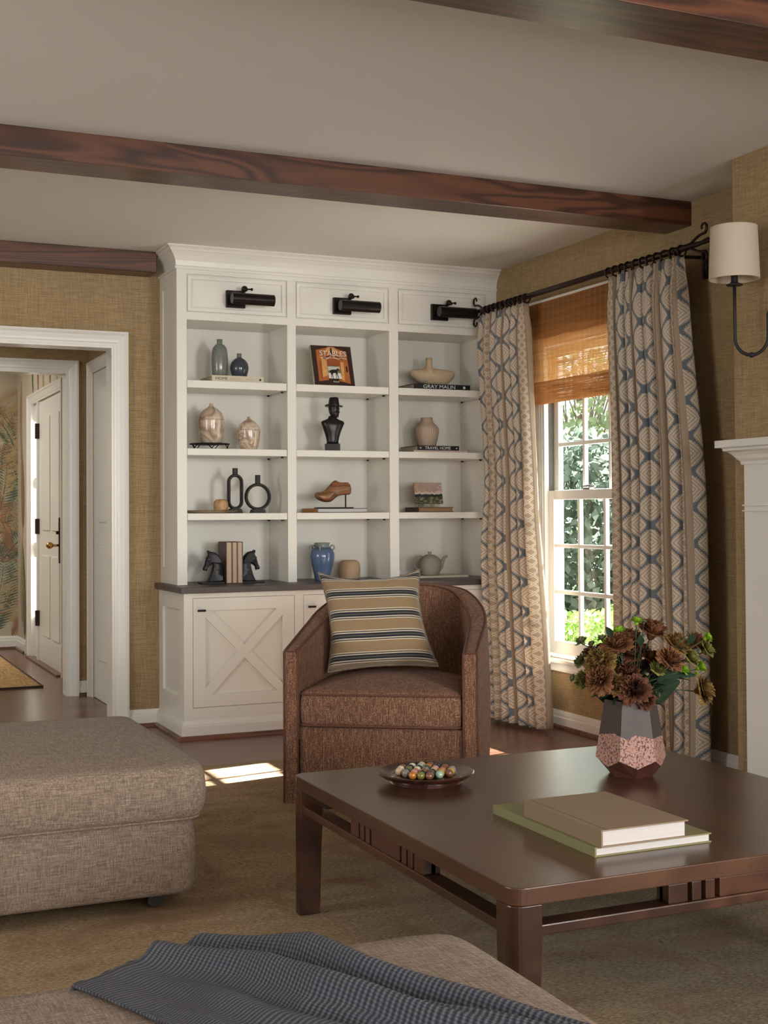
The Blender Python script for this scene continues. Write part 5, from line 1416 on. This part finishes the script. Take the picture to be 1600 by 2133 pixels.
MB().box(-.042, .042, -.034, .034, 0, .040).build('plinth', 'patina', bu, bevel=.0015, mat=Matrix.Translation((bxx, byy, S2)) @ Matrix.Rotation(radians(-24), 4, 'Z'))
rzb = radians(-10); z = S2
m_ = MB()
loft(m_, [(bxx, byy, z+.038, .034, .028, rzb, 1), (bxx, byy, z+.055, .033, .028, rzb, 1), (bxx, byy, z+.085, .040, .030, rzb, 1), (bxx, byy, z+.115, .050, .034, rzb, .95), (bxx+.001, byy, z+.140, .060, .036, rzb, .9), (bxx+.001, byy, z+.156, .066, .034, rzb, .8), (bxx, byy, z+.166, .062, .030, rzb, .85), (bxx, byy, z+.174, .040, .026, rzb, .9), (bxx, byy, z+.182, .025, .023, rzb, 1), (bxx+.001, byy, z+.195, .022, .022, rzb, 1)])
m_.build('torso', 'patina', bu, smooth=True)
hx, hy = bxx+.006, byy-.006; m_ = MB(); hz = z+.222
fdir = Vector((sin(radians(28)), -cos(radians(28)), 0)); sdir = Vector((cos(radians(28)), sin(radians(28)), 0)); ang = radians(28)
loft(m_, [(hx+fdir.x*.008, hy+fdir.y*.008, hz-.036, .010, .012, ang, 1), (hx+fdir.x*.007, hy+fdir.y*.007, hz-.031, .018, .021, ang, 1), (hx+fdir.x*.004, hy+fdir.y*.004, hz-.018, .024, .027, ang, 1), (hx, hy, hz, .027, .031, ang, 1), (hx, hy, hz+.018, .028, .032, ang, 1), (hx, hy, hz+.035, .026, .030, ang, 1), (hx, hy, hz+.045, .018, .02, ang, 1)])
P = Vector((hx, hy, hz))
blob(m_, P+fdir*.032+Vector((0, 0, -.002)), (.0050, .0075, .010), 14, ang)           # nose
blob(m_, P+fdir*.027+Vector((0, 0, .013)), (.020, .006, .005), 14, ang)              # brow
blob(m_, P+fdir*.027+Vector((0, 0, -.017)), (.010, .005, .0022), 12, ang); blob(m_, P+fdir*.026+Vector((0, 0, -.021)), (.009, .005, .0025), 12, ang)   # lips
blob(m_, P+fdir*.025+Vector((0, 0, -.031)), (.010, .007, .006), 12, ang)             # chin
for s_ in (-1, 1):
    blob(m_, P+sdir*(s_*.029)+fdir*-.002+Vector((0, 0, -.001)), (.004, .007, .011), 12, ang)   # ears
    blob(m_, P+sdir*(s_*.011)+fdir*.025+Vector((0, 0, -.006)), (.009, .006, .007), 12, ang)
    blob(m_, P+sdir*(s_*.010)+fdir*.0255+Vector((0, 0, .0055)), (.005, .004, .003), 12, ang)
m_.build('head', 'patina', bu, smooth=True)
m_ = MB()
def brim(u, v):
    a = u*2*pi; r = (.026+(.047-.026)*v); x, y = r*cos(a)*1.0, r*sin(a)*1.12
    z_ = .026+.003*(1-v)+v*v*(.010*abs(cos(a))**1.5-.006*max(0, -sin(a)))
    return tuple(Vector((hx, hy, hz+z_))+sdir*x-fdir*y)
m_.grid(brim, 36, 5, cu=True)
m_.build('hat_brim', 'patina', bu, smooth=True, solid=.003)
m_ = MB(); loft(m_, [(hx, hy, hz+.026, .030, .034, ang, 1), (hx, hy, hz+.036, .029, .033, ang, 1), (hx, hy, hz+.055, .026, .030, ang, 1), (hx, hy, hz+.070, .023, .027, ang, .95), (hx, hy, hz+.077, .018, .023, ang, .9), (hx, hy, hz+.073, .006, .014, ang, .9)])
m_.build('hat_crown', 'patina', bu, smooth=True)
# --- right bay: travel book on thin pale book, ribbed vase
M['palebook'] = plain('pale_book_cover', (.52, .42, .34), .6)
bk, _ = book('book', 'thin pale book under the black travel book', 3.135, 3.475, 6.645, 6.86, S2, .010, 'palebook', 'creamlight', spine='-y', ct=.002)
bk, _ = book('book', 'black TRAVEL HOME book under the ribbed vase', 3.163, 3.428, 6.656, 6.885, S2+.0102, .027, 'bkblack', 'creamlight', spine='-y')
text('TRAVEL HOME', .024, 'printwhite', bk, xz(3.292, 6.6545, S2+.0237), 'title', sx=1.05)
text('BE', .012, 'printwhite', bk, xz(3.183, 6.6545, S2+.0237), 'small_print'); MB().tube([(3.412, 6.6543, S2+.0237), (3.412, 6.6555, S2+.0237)], .004, 10).build('publisher_mark', 'printwhite', bk)
M['ribbed'] = plain('ribbed_taupe_clay', (.45, .345, .255), .7, var=.08)
ribf = lambda a, z: 1+.018*cos(a*34)*(1 if .01 < z < .125 else .2)
obj1('vase', 'ribbed taupe vase with a short neck standing on the travel book', 'vase', MB().lathe([(.0001, 0), (.048, 0), (.054, .006), (.062, .04), (.070, .085), (.069, .105), (.058, .122), (.042, .135), (.035, .150), (.034, .168), (.030, .168), (.030, .15)], (3.275, 6.765, S2+.0375), 136, rf=ribf), 'ribbed', smooth=True)
# --- third shelf
pl = MB()
def plate(u, v):
    a = u*2*pi; r = v; x = 1.972+.162*r*cos(a); y = 6.735+.078*r*sin(a); return (x, y, S3+.004+.012*max(0, (r-.55)/.45)**1.6)
def plateb(u, v):
    a = u*2*pi; r = v; x = 1.972+.162*r*cos(a)*.985; y = 6.735+.078*r*sin(a)*.985; return (x, y, S3+.0002+.012*max(0, (r-.62)/.38)**1.6)
pl.grid(plate, 48, 10, cu=True); pl.grid(plateb, 48, 10, cu=True)
M['palewood'] = wood('pale_platter_wood', (.26, .18, .11), (.50, .39, .27), 'X', .5, 2, 0)
obj1('platter', 'long pale wooden platter on the third shelf under the honey wood pot', 'platter', pl, 'palewood', smooth=True)
M['honey'] = wood('honey_turned_wood', (.36, .20, .08), (.52, .32, .15), 'X', .5, 3, 0, 1)
obj1('wooden_pot', 'small round honey-coloured wooden pot standing on the pale platter', 'pot', MB().lathe([(.0001, 0), (.036, 0), (.0385, .006), (.039, .045), (.036, .060), (.026, .069), (.0001, .072)], (2.022, 6.715, S3+.0044), 36), 'honey', smooth=True)
def rbar(m_, pts, hw, hd):   # ring bar closed of rounded section, in xz plane; hd = half depth in y
    n = len(pts); vs = []; K = 10
    for i in range(n):
        t = Vector(pts[(i+1) % n])-Vector(pts[i-1]); t.normalize(); nn_ = Vector((t.z, 0, -t.x))
        for k in range(K):
            a = k/K*2*pi; vs.append(tuple(Vector(pts[i])+nn_*hw*cos(a)+Vector((0, hd*sin(a), 0))))
    m_.add(vs, [(i*K+k, i*K+(k+1) % K, ((i+1) % n)*K+(k+1) % K, ((i+1) % n)*K+k) for i in range(n) for k in range(K)])
def foot(m_, x, y, z, w0, w1, h, d=.026): m_.prism([(x-w0, z), (x+w0, z), (x+w1, z+h), (x-w1, z+h)], 1, y-d, y+d)
M['mattblack'] = plain('matt_black_ceramic', (.018, .016, .016), .6, var=.2)
x, y = 2.108, 6.735; m_ = MB(); pts = []
for k in range(16): a = pi*k/15; pts.append((x+.036*cos(a), y, S3+.168+.036*sin(a)))
for k in range(8): pts.append((x-.036, y, S3+.168-(.168-.062)*(k+1)/9))
for k in range(16): a = pi+pi*k/15; pts.append((x+.036*cos(a), y, S3+.062+.036*sin(a)))
for k in range(8): pts.append((x+.036, y, S3+.062+(.168-.062)*(k+1)/9))
rbar(m_, pts, .0085, .019); foot(m_, x, y, S3, .036, .028, .024); m_.tube([(x, y, S3+.203), (x, y, S3+.243)], [.0145, .0145], 18)
obj1('vase', 'tall black open oval ring vase on the third shelf', 'vase', m_, 'mattblack', smooth=True, auto=40)
x, y = 2.226, 6.705; m_ = MB(); rbar(m_, [(x+.066*cos(k*2*pi/48), y, S3+.088+.066*sin(k*2*pi/48)) for k in range(48)], .0085, .019)
foot(m_, x, y, S3, .039, .032, .020); m_.tube([(x, y, S3+.156), (x, y, S3+.206)], [.0145, .0145], 18)
obj1('vase', 'black open circular ring vase right of the tall oval one', 'vase', m_, 'mattblack', smooth=True, auto=40)
M['orangecover'] = plain('orange_printed_spine', (.52, .20, .05), .5, var=.5, vs=70)
bk, _ = book('book', 'black book with orange patterned spine under the wooden shoe form', 2.553, 2.850, 6.655, 6.89, S3, .024, 'bkblack', 'pages', spine='-x')
MB().box(2.5505, 2.5525, 6.656, 6.889, S3+.001, S3+.023).build('spine', 'orangecover', bk)
sl = thing('shoe_last', 'carved brown wooden shoe form on a black metal stand', 'ornament', (2.67, 6.71, S3+.0242))
MB().box(2.566, 2.775, 6.672, 6.742, S3+.0242, S3+.0300).build('stand_base', 'blackiron', sl, bevel=.001)
MB().tube([(2.741, 6.707, S3+.03), (2.741, 6.707, S3+.100)], .0042, 10).build('stand_rod', 'blackiron', sl)
M['last'] = wood('carved_last_wood', (.085, .032, .014), (.27, .115, .045), 'X', .38, 3, .25)
# profile along x: (x, bottom z, top z, half width)
prof = [(2.556, .094, .099, .004), (2.560, .083, .107, .018), (2.572, .071, .110, .028), (2.590, .062, .112, .034), (2.612, .056, .119, .037), (2.632, .055, .138, .035), (2.650, .058, .158, .031), (2.666, .070, .173, .027), (2.680, .081, .177, .025), (2.696, .090, .168, .023), (2.715, .094, .165, .023), (2.735, .095, .166, .024), (2.752, .096, .166, .024), (2.764, .099, .156, .020), (2.769, .108, .140, .012), (2.770, .118, .130, .004)]
m_ = MB(); K = 22; vs = []
for x, zb_, zt_, hw in prof:
    zc, hz = (zb_+zt_)/2, (zt_-zb_)/2
    for k in range(K):
        a = k/K*2*pi; ww = hw*(1 if sin(a) < 0 else 1-.35*sin(a)**1.0)
        vs.append((x+.002, 6.707+ww*math.copysign(abs(cos(a))**.8, cos(a)), S3+.003+zc+hz*math.copysign(abs(sin(a))**.8, sin(a))))
fs = [(i*K+k, i*K+(k+1) % K, (i+1)*K+(k+1) % K, (i+1)*K+k) for i in range(len(prof)-1) for k in range(K)]+[tuple(range(K)), tuple((len(prof)-1)*K+k for k in range(K))]
m_.add(vs, fs); m_.build('wooden_form', 'last', sl, smooth=True)
M['brownbook'] = plain('old_brown_leather', (.075, .030, .018), .5); M['tanpages'] = pagemat('tan_pages', (.34, .20, .10))
bk, _ = book('book', 'old brown book with tan pages under the small landscape painting', 3.170, 3.392, 6.66, 6.84, S3, .028, 'brownbook', 'tanpages', spine='-x')
# painting
def landscape():
    m, nt, b = newmat('painted_landscape'); x, y, z_ = sep(nt, coords(nt, 'UV'))
    n = noise(nt, coords(nt, 'UV', (2, 6, 1), (0, 0, .6)), 2.5, 3, .6, .8); n2 = noise(nt, coords(nt, 'UV', (3, 7, 1)), 2, 3)
    sky = ramp(nt, (n+(x-.5)*.25+.02).clamp(), [(.30, (.34, .25, .10)), (.45, (.46, .33, .26)), (.6, (.30, .20, .20)), (.75, (.60, .47, .42))])
    land = ramp(nt, n2, [(.35, (.014, .028, .012)), (.52, (.05, .085, .03)), (.6, (.38, .28, .16)), (.7, (.06, .06, .04))])
    ln = noise(nt, coords(nt, 'UV', (9, 0, 1)), 1, 3)
    hz_ = y.lt((ln-.5)*.22+.44); tr_ = y.gt((ln-.5)*.1+.30)
    land = mix(nt, tr_, land, (.012, .018, .014))
    lite = (y.gt((ln-.5)*.22+.44))*(y.lt((ln-.5)*.22+.54))
    sky = mix(nt, lite*.6, sky, (.66, .55, .50))
    setc(nt, b, mix(nt, hz_, sky, land)); b.inputs['Roughness'].default_value = .5; bump(nt, b, n2, .4, .003); return m
M['landscape'] = landscape(); M['canvas'] = plain('canvas_edge', (.46, .33, .26), .8)
pn = thing('painting', 'small landscape canvas with mauve sky on a clear stand', 'painting', (3.262, 6.70, S3+.0282))
PM = Matrix.Translation((3.170, 6.700, S3+.050)) @ Matrix.Rotation(radians(-6), 4, 'Z') @ Matrix.Rotation(radians(-15), 4, 'X')
MB().box(0, .168, 0, .014, 0, .124).build('canvas', 'canvas', pn, mat=PM)
m_ = MB(); m_.add([(0, -.0006, 0), (.168, -.0006, 0), (.168, -.0006, .124), (0, -.0006, .124)], [(0, 1, 2, 3)], [[(0, 0), (1, 0), (1, 1), (0, 1)]]); m_.build('painted_face', 'landscape', pn, mat=PM)
es = thing('display_easel', 'clear acrylic easel holding the small landscape painting', 'easel', (3.262, 6.72, S3+.0282))
m_ = MB()
for xx in (3.205, 3.305):
    m_.box(xx, xx+.004, 6.672, 6.790, S3+.0284, S3+.050); m_.box(xx, xx+.004, 6.672, 6.678, S3+.046, S3+.072)
m_.box(3.205, 3.309, 6.740, 6.743, S3+.0284, S3+.046)
m_.build('stand', 'acrylic', es)
# --- worktop level: horse bookends, three books, blue jar, sand pot, teapot on slab
M['horse'] = plain('black_cast_iron', (.018, .018, .020), .42, .25, var=.3)
def horse(x0, y, s, label):
    t = thing('horse_bookend', label, 'bookend', (x0, y, CT), 0, 'horse head bookends')
    # silhouette sections: neck from base upward, then head down; s=+1 faces -x (left), -1 faces +x
    f = lambda dx: x0-s*dx
    m_ = MB(); m_.box(f(.000), f(.125), y-.048, y+.048, CT, CT+.010); m_.build('base', 'horse', t, bevel=.003)
    ol_ = [(665, 935), (668, 800), (662, 650), (650, 540), (630, 480), (600, 425), (565, 375), (525, 338), (480, 318), (430, 308), (395, 306), (372, 300), (352, 316), (352, 345), (360, 372), (338, 410), (318, 455), (303, 500), (290, 560), (268, 605), (249, 640), (248, 668), (262, 690), (285, 694), (305, 676), (316, 700), (332, 703), (341, 680), (344, 645), (362, 612), (392, 590), (425, 575), (452, 548), (452, 590), (440, 650), (420, 720), (398, 790), (372, 850), (345, 905), (330, 935)]
    P2 = [Vector(((668-x_)*.000262, (958-y_)*.000262)) for x_, y_ in ol_]
    # finer outline
    for _ in range(1):
        Q2 = []
        for i_ in range(len(P2)):
            a_, b_ = P2[i_], P2[(i_+1) % len(P2)]; Q2 += [a_*.75+b_*.25, a_*.25+b_*.75]
        P2 = Q2
    n_ = len(P2)
    def inset(d):
        o_ = []
        for i_ in range(n_):
            t_ = (P2[(i_+1) % n_]-P2[i_-1]).normalized(); nn_ = Vector((t_.y, -t_.x)); o_.append(P2[i_]+nn_*d)
        return o_
    ar = sum(P2[i_].x*P2[(i_+1) % n_].y-P2[(i_+1) % n_].x*P2[i_].y for i_ in range(n_)); sg = -1 if ar > 0 else 1
    lay = [(-1, .0068), (-.82, .0030), (-.45, .0005), (0, 0), (.45, .0005), (.82, .0030), (1, .0068)]
    m_ = MB(); vs = []
    for yy, ins in lay:
        for pt_ in inset(sg*ins):
            hd = min(1, max(0, (pt_.x-.052)/.05)); tk = .030*(1-.58*hd)*(1-.25*min(1, pt_.y/.17))
            vs.append((f(pt_.x), y+yy*tk, CT+pt_.y))
    fs = [(i_*n_+k_, i_*n_+(k_+1) % n_, (i_+1)*n_+(k_+1) % n_, (i_+1)*n_+k_) for i_ in range(len(lay)-1) for k_ in range(n_)]
    from mathutils.geometry import tessellate_polygon
    for L_i, off_ in ((0, 0), (len(lay)-1, (len(lay)-1)*n_)):
        ip = inset(sg*lay[L_i][1])
        for tri in tessellate_polygon([[Vector((a_.x, a_.y, 0)) for a_ in ip]]): fs.append(tuple(off_+k_ for k_ in tri))
    m_.add(vs, fs)
    for sy in (-1, 1):
        blob(m_, (f(.074), y+sy*.0105, CT+.128), (.017, .008, .015), 14); blob(m_, (f(.086), y+sy*.0125, CT+.136), (.005, .003, .004), 10)
    m_.build('head_and_neck', 'horse', t, smooth=True, auto=55)
    for sy in (-1, 1):
        e = MB(); e.tube([(f(.074), y+sy*.009, CT+.160), (f(.079), y+sy*.012, CT+.170), (f(.080), y+sy*.011, CT+.178)], [.006, .0055, .001], 8); e.build('ear', 'horse', t, smooth=True)
horse(2.030, 6.715, 1, 'black horse head bookend facing left, left of the brown books')
horse(2.128, 6.715, -1, 'black horse head bookend facing right, right of the brown books')
M['maroon'] = plain('maroon_leather', (.060, .018, .014), .45, var=.15); M['redbrown'] = plain('red_brown_leather', (.16, .035, .02), .45)
for k, (cv, lab, wd) in enumerate((('maroon', 'leftmost of the three upright old books, its dark maroon cover showing', .0335), ('redbrown', 'middle of the three upright old books between the horse bookends', .0285), ('maroon', 'rightmost of the three upright old books, against the right horse', .0300))):
    x0 = 2.032+(0, .0337, .0625)[k]; t = thing('book', lab, 'book', (x0, 6.66, CT), 0, 'upright old books between the bookends')
    s_ = MB().box(x0, x0+.003, 6.655, 6.80, CT, CT+.222).box(x0+wd-.003, x0+wd, 6.655, 6.80, CT, CT+.222).box(x0, x0+wd, 6.797, 6.801, CT, CT+.222).build('cover', cv, t)
    MB().box(x0+.003, x0+wd-.003, 6.659, 6.797, CT+.003, CT+.219).build('pages', 'creampg', t) if False else MB().box(x0+.003, x0+wd-.003, 6.659, 6.797, CT+.003, CT+.219).build('pages', 'cream', t)
M['glaze_blue'] = glazed('blue_glaze', (.055, .10, .20), (.12, .18, .29), (.22, .27, .34), 20); M['glaze_gr'] = plain('grey_rim_glaze', (.20, .22, .20), .3)
j = thing('jar', 'blue glazed jar with small ring handles on the worktop', 'jar', (2.600, 6.715, CT))
jx, jy = 2.602, 6.715
MB().lathe([(.0001, 0), (.038, 0), (.041, .006), (.048, .04), (.062, .09), (.0695, .130), (.068, .152), (.058, .172), (.043, .184)], (jx, jy, CT), 44).build('body', 'glaze_blue', j, smooth=True)
MB().lathe([(.043, .183), (.039, .192), (.040, .200), (.046, .206), (.043, .209), (.036, .200), (.036, .185)], (jx, jy, CT), 44).build('rim', 'glaze_gr', j, smooth=True)
for ang in (-178, -112, 0, 70, 130):
    a = radians(ang-10); cx, cy = jx+.058*cos(a), jy+.058*sin(a)
    MB().tube([(cx+.011*cos(k*pi/8)*cos(a), cy+.011*cos(k*pi/8)*sin(a), CT+.182+.012*sin(k*pi/8)) for k in range(16)], .0045, 8, closed=True).build('ring_handle', 'glaze_gr', j, smooth=True)
M['sandpot'] = plain('sand_coloured_clay', (.45, .31, .19), .75, var=.06)
obj1('pot', 'squat sand-coloured clay pot behind the pillow on the worktop', 'pot', MB().lathe([(.0001, 0), (.054, 0), (.060, .010), (.062, .05), (.061, .078), (.054, .096), (.040, .106), (.030, .107), (.026, .103), (.0001, .101)], (2.800, 6.800, CT), 44), 'sandpot', smooth=True)
M['slab'] = plain('pale_stone_slab', (.52, .45, .37), .5, var=.08)
tag(bx('serving_slab', 'slab', 3.10, 3.485, 6.655, 6.87, CT, CT+.012, bevel=.002), 'thin pale stone slab under the teapot on the worktop', 'tray')
M['teapot'] = plain('sage_clay', (.30, .285, .23), .65, var=.1)
tx, ty, tz = 3.287, 6.76, CT+.0124
tp = thing('teapot', 'sage green ribbed ceramic teapot standing on the pale slab', 'teapot', (tx, ty, tz))
rib2 = lambda a, z: 1+.008*abs(cos(a*14))*(1 if z < .1 else 0)
MB().lathe([(.0001, 0), (.050, 0), (.056, .006), (.064, .035), (.066, .060), (.060, .088), (.046, .106), (.030, .113), (.0001, .114)], (tx, ty, tz), 112, rf=rib2).build('body', 'teapot', tp, smooth=True)
MB().lathe([(.030, .112), (.028, .117), (.010, .119), (.008, .124), (.013, .131), (.012, .134), (.0001, .131)], (tx, ty, tz), 36).build('lid', 'teapot', tp, smooth=True)
MB().tube([(tx+.050, ty, tz+.030), (tx+.070, ty, tz+.052), (tx+.082, ty, tz+.080), (tx+.096, ty, tz+.100), (tx+.112, ty, tz+.107)], [.020, .017, .012, .009, .007], 14).build('spout', 'teapot', tp, smooth=True)
MB().tube([(tx-.045+.0*k, ty, tz+.0) if False else (tx-.066-.038*sin(pi*k/14)+.012*cos(pi*k/14)**2*(1), ty, tz+.066+.040*cos(pi*k/14)) for k in range(15)], .006, 10).build('handle', 'teapot', tp, smooth=True)

# ================================================================== OUTSIDE
M['lawn'] = plain('lawn', (.16, .22, .07), .9, var=.4, vs=4)
struct(bx('ground', 'lawn', XW+.2, 26, -4, 30, -.44, -.42))
M['bounce_paving'] = plain('pale_bounce_paving', (.55, .52, .47), .9, var=.1, vs=3)  # pale ground added to bounce sunlight up to the ceiling by the window
struct(bx('added_paving', 'bounce_paving', XW+.12, 8.2, .5, 10.5, -.42, -.40))
def leafmat(name, c, tc):
    m, nt, b, tr, mx, out = translucent(name, c, tc, .45, rough=.6); n = noise(nt, coords(nt), 3, 3)
    setc(nt, b, mix(nt, n, tuple(x*.5 for x in c), tuple(min(1, x*1.5) for x in c))); return m
M['lv_dark'] = leafmat('dark_bluish_leaves', (.11, .145, .11), (.15, .20, .14)); M['lv_bright'] = leafmat('bright_leaves', (.17, .26, .07), (.34, .50, .13))
M['lv_mid'] = leafmat('mid_leaves', (.22, .25, .16), (.3, .36, .2)); M['bark'] = plain('bark', (.16, .12, .09), .9, var=.3)
def foliage(c, rad, n, size, seed):
    rr = random.Random(seed); m_ = MB()
    for _ in range(n):
        d = Vector((rr.gauss(0, 1), rr.gauss(0, 1), rr.gauss(0, 1))).normalized(); q = rr.uniform(.35, 1)**.5
        p = Vector((c[0]+d.x*rad[0]*q, c[1]+d.y*rad[1]*q, c[2]+d.z*rad[2]*q))
        a = Vector((rr.gauss(0, 1), rr.gauss(0, 1), rr.gauss(0, 1))).normalized()*size*rr.uniform(.6, 1.3); b_ = a.cross(Vector((rr.gauss(0, 1), rr.gauss(0, 1), rr.gauss(0, 1)))).normalized()*size*.35
        m_.add([p-a*.5, p+b_, p+a*.5, p-b_], [(0, 1, 2, 3)])
    return m_
def tree(name, label, x, y, trunk_h, c, rad, n, size, mat, seed, twigs=0):
    t = thing(name, label, 'tree' if trunk_h > .6 else 'shrub', (x, y, -.40))
    foliage(c, rad, n, size, seed).build('foliage', mat, t)
    rr = random.Random(seed+1); m_ = MB(); m_.tube([(x, y, -.40), (x+.05, y, trunk_h*.5-.4), (c[0], c[1], c[2])], [.09, .07, .03] if trunk_h > .6 else [.03, .025, .01], 8)
    for _ in range(twigs):
        p = Vector((c[0], c[1], c[2]-rad[2]*.8)); q = Vector((c[0]+rr.uniform(-1, 1)*rad[0], c[1]+rr.uniform(-1, 1)*rad[1], c[2]+rr.uniform(-.6, 1)*rad[2])); m_.tube([p, p.lerp(q, .5)+Vector((rr.uniform(-.15, .15), 0, rr.uniform(-.1, .2))), q], [.022, .012, .004], 5)
    m_.build('trunk', 'bark', t)
tree('garden_tree', 'dark blue-green evergreen tree straight beyond the window', 7.9, 12.3, 1.2, (7.9, 12.3, .85), (1.15, 1.15, 1.25), 7000, .13, 'lv_dark', 3)
tree('garden_tree', 'tall loose twiggy tree behind the dark evergreen in the garden', 9.7, 15.2, 2.6, (9.7, 15.2, 3.0), (1.9, 1.5, 1.9), 5200, .14, 'lv_mid', 5, 60)
tree('garden_tree', 'dark leafy tree at the right of the evergreen in the garden', 10.8, 12.2, 1.6, (10.8, 12.2, 1.3), (1.4, 1.2, 1.7), 7000, .17, 'lv_dark', 8)
tree('garden_tree', 'pale leafy tree at the far left of the garden beyond the panes', 5.9, 14.2, 1.6, (5.9, 14.2, 1.2), (1.4, 1.3, 1.8), 6500, .16, 'lv_mid', 9)
tree('garden_shrub', 'bright green shrub low outside the window', 5.15, 8.0, .4, (5.15, 8.0, .02), (.62, .62, .42), 6500, .055, 'lv_bright', 4)
tree('garden_shrub', 'second bright green shrub outside, right of the first', 6.6, 8.9, .4, (6.6, 8.9, .05), (.75, .7, .50), 6500, .06, 'lv_bright', 6)
tree('garden_tree', 'tall high-crowned tree added east of the house, out of view, to shade the upper window', 10.6, 8.4, 6.0, (10.6, 6.9, 8.42), (1.7, 1.9, 1.7), 9000, .26, 'lv_dark', 12)  # unseen crown placed to cut off the far end of the sun patch
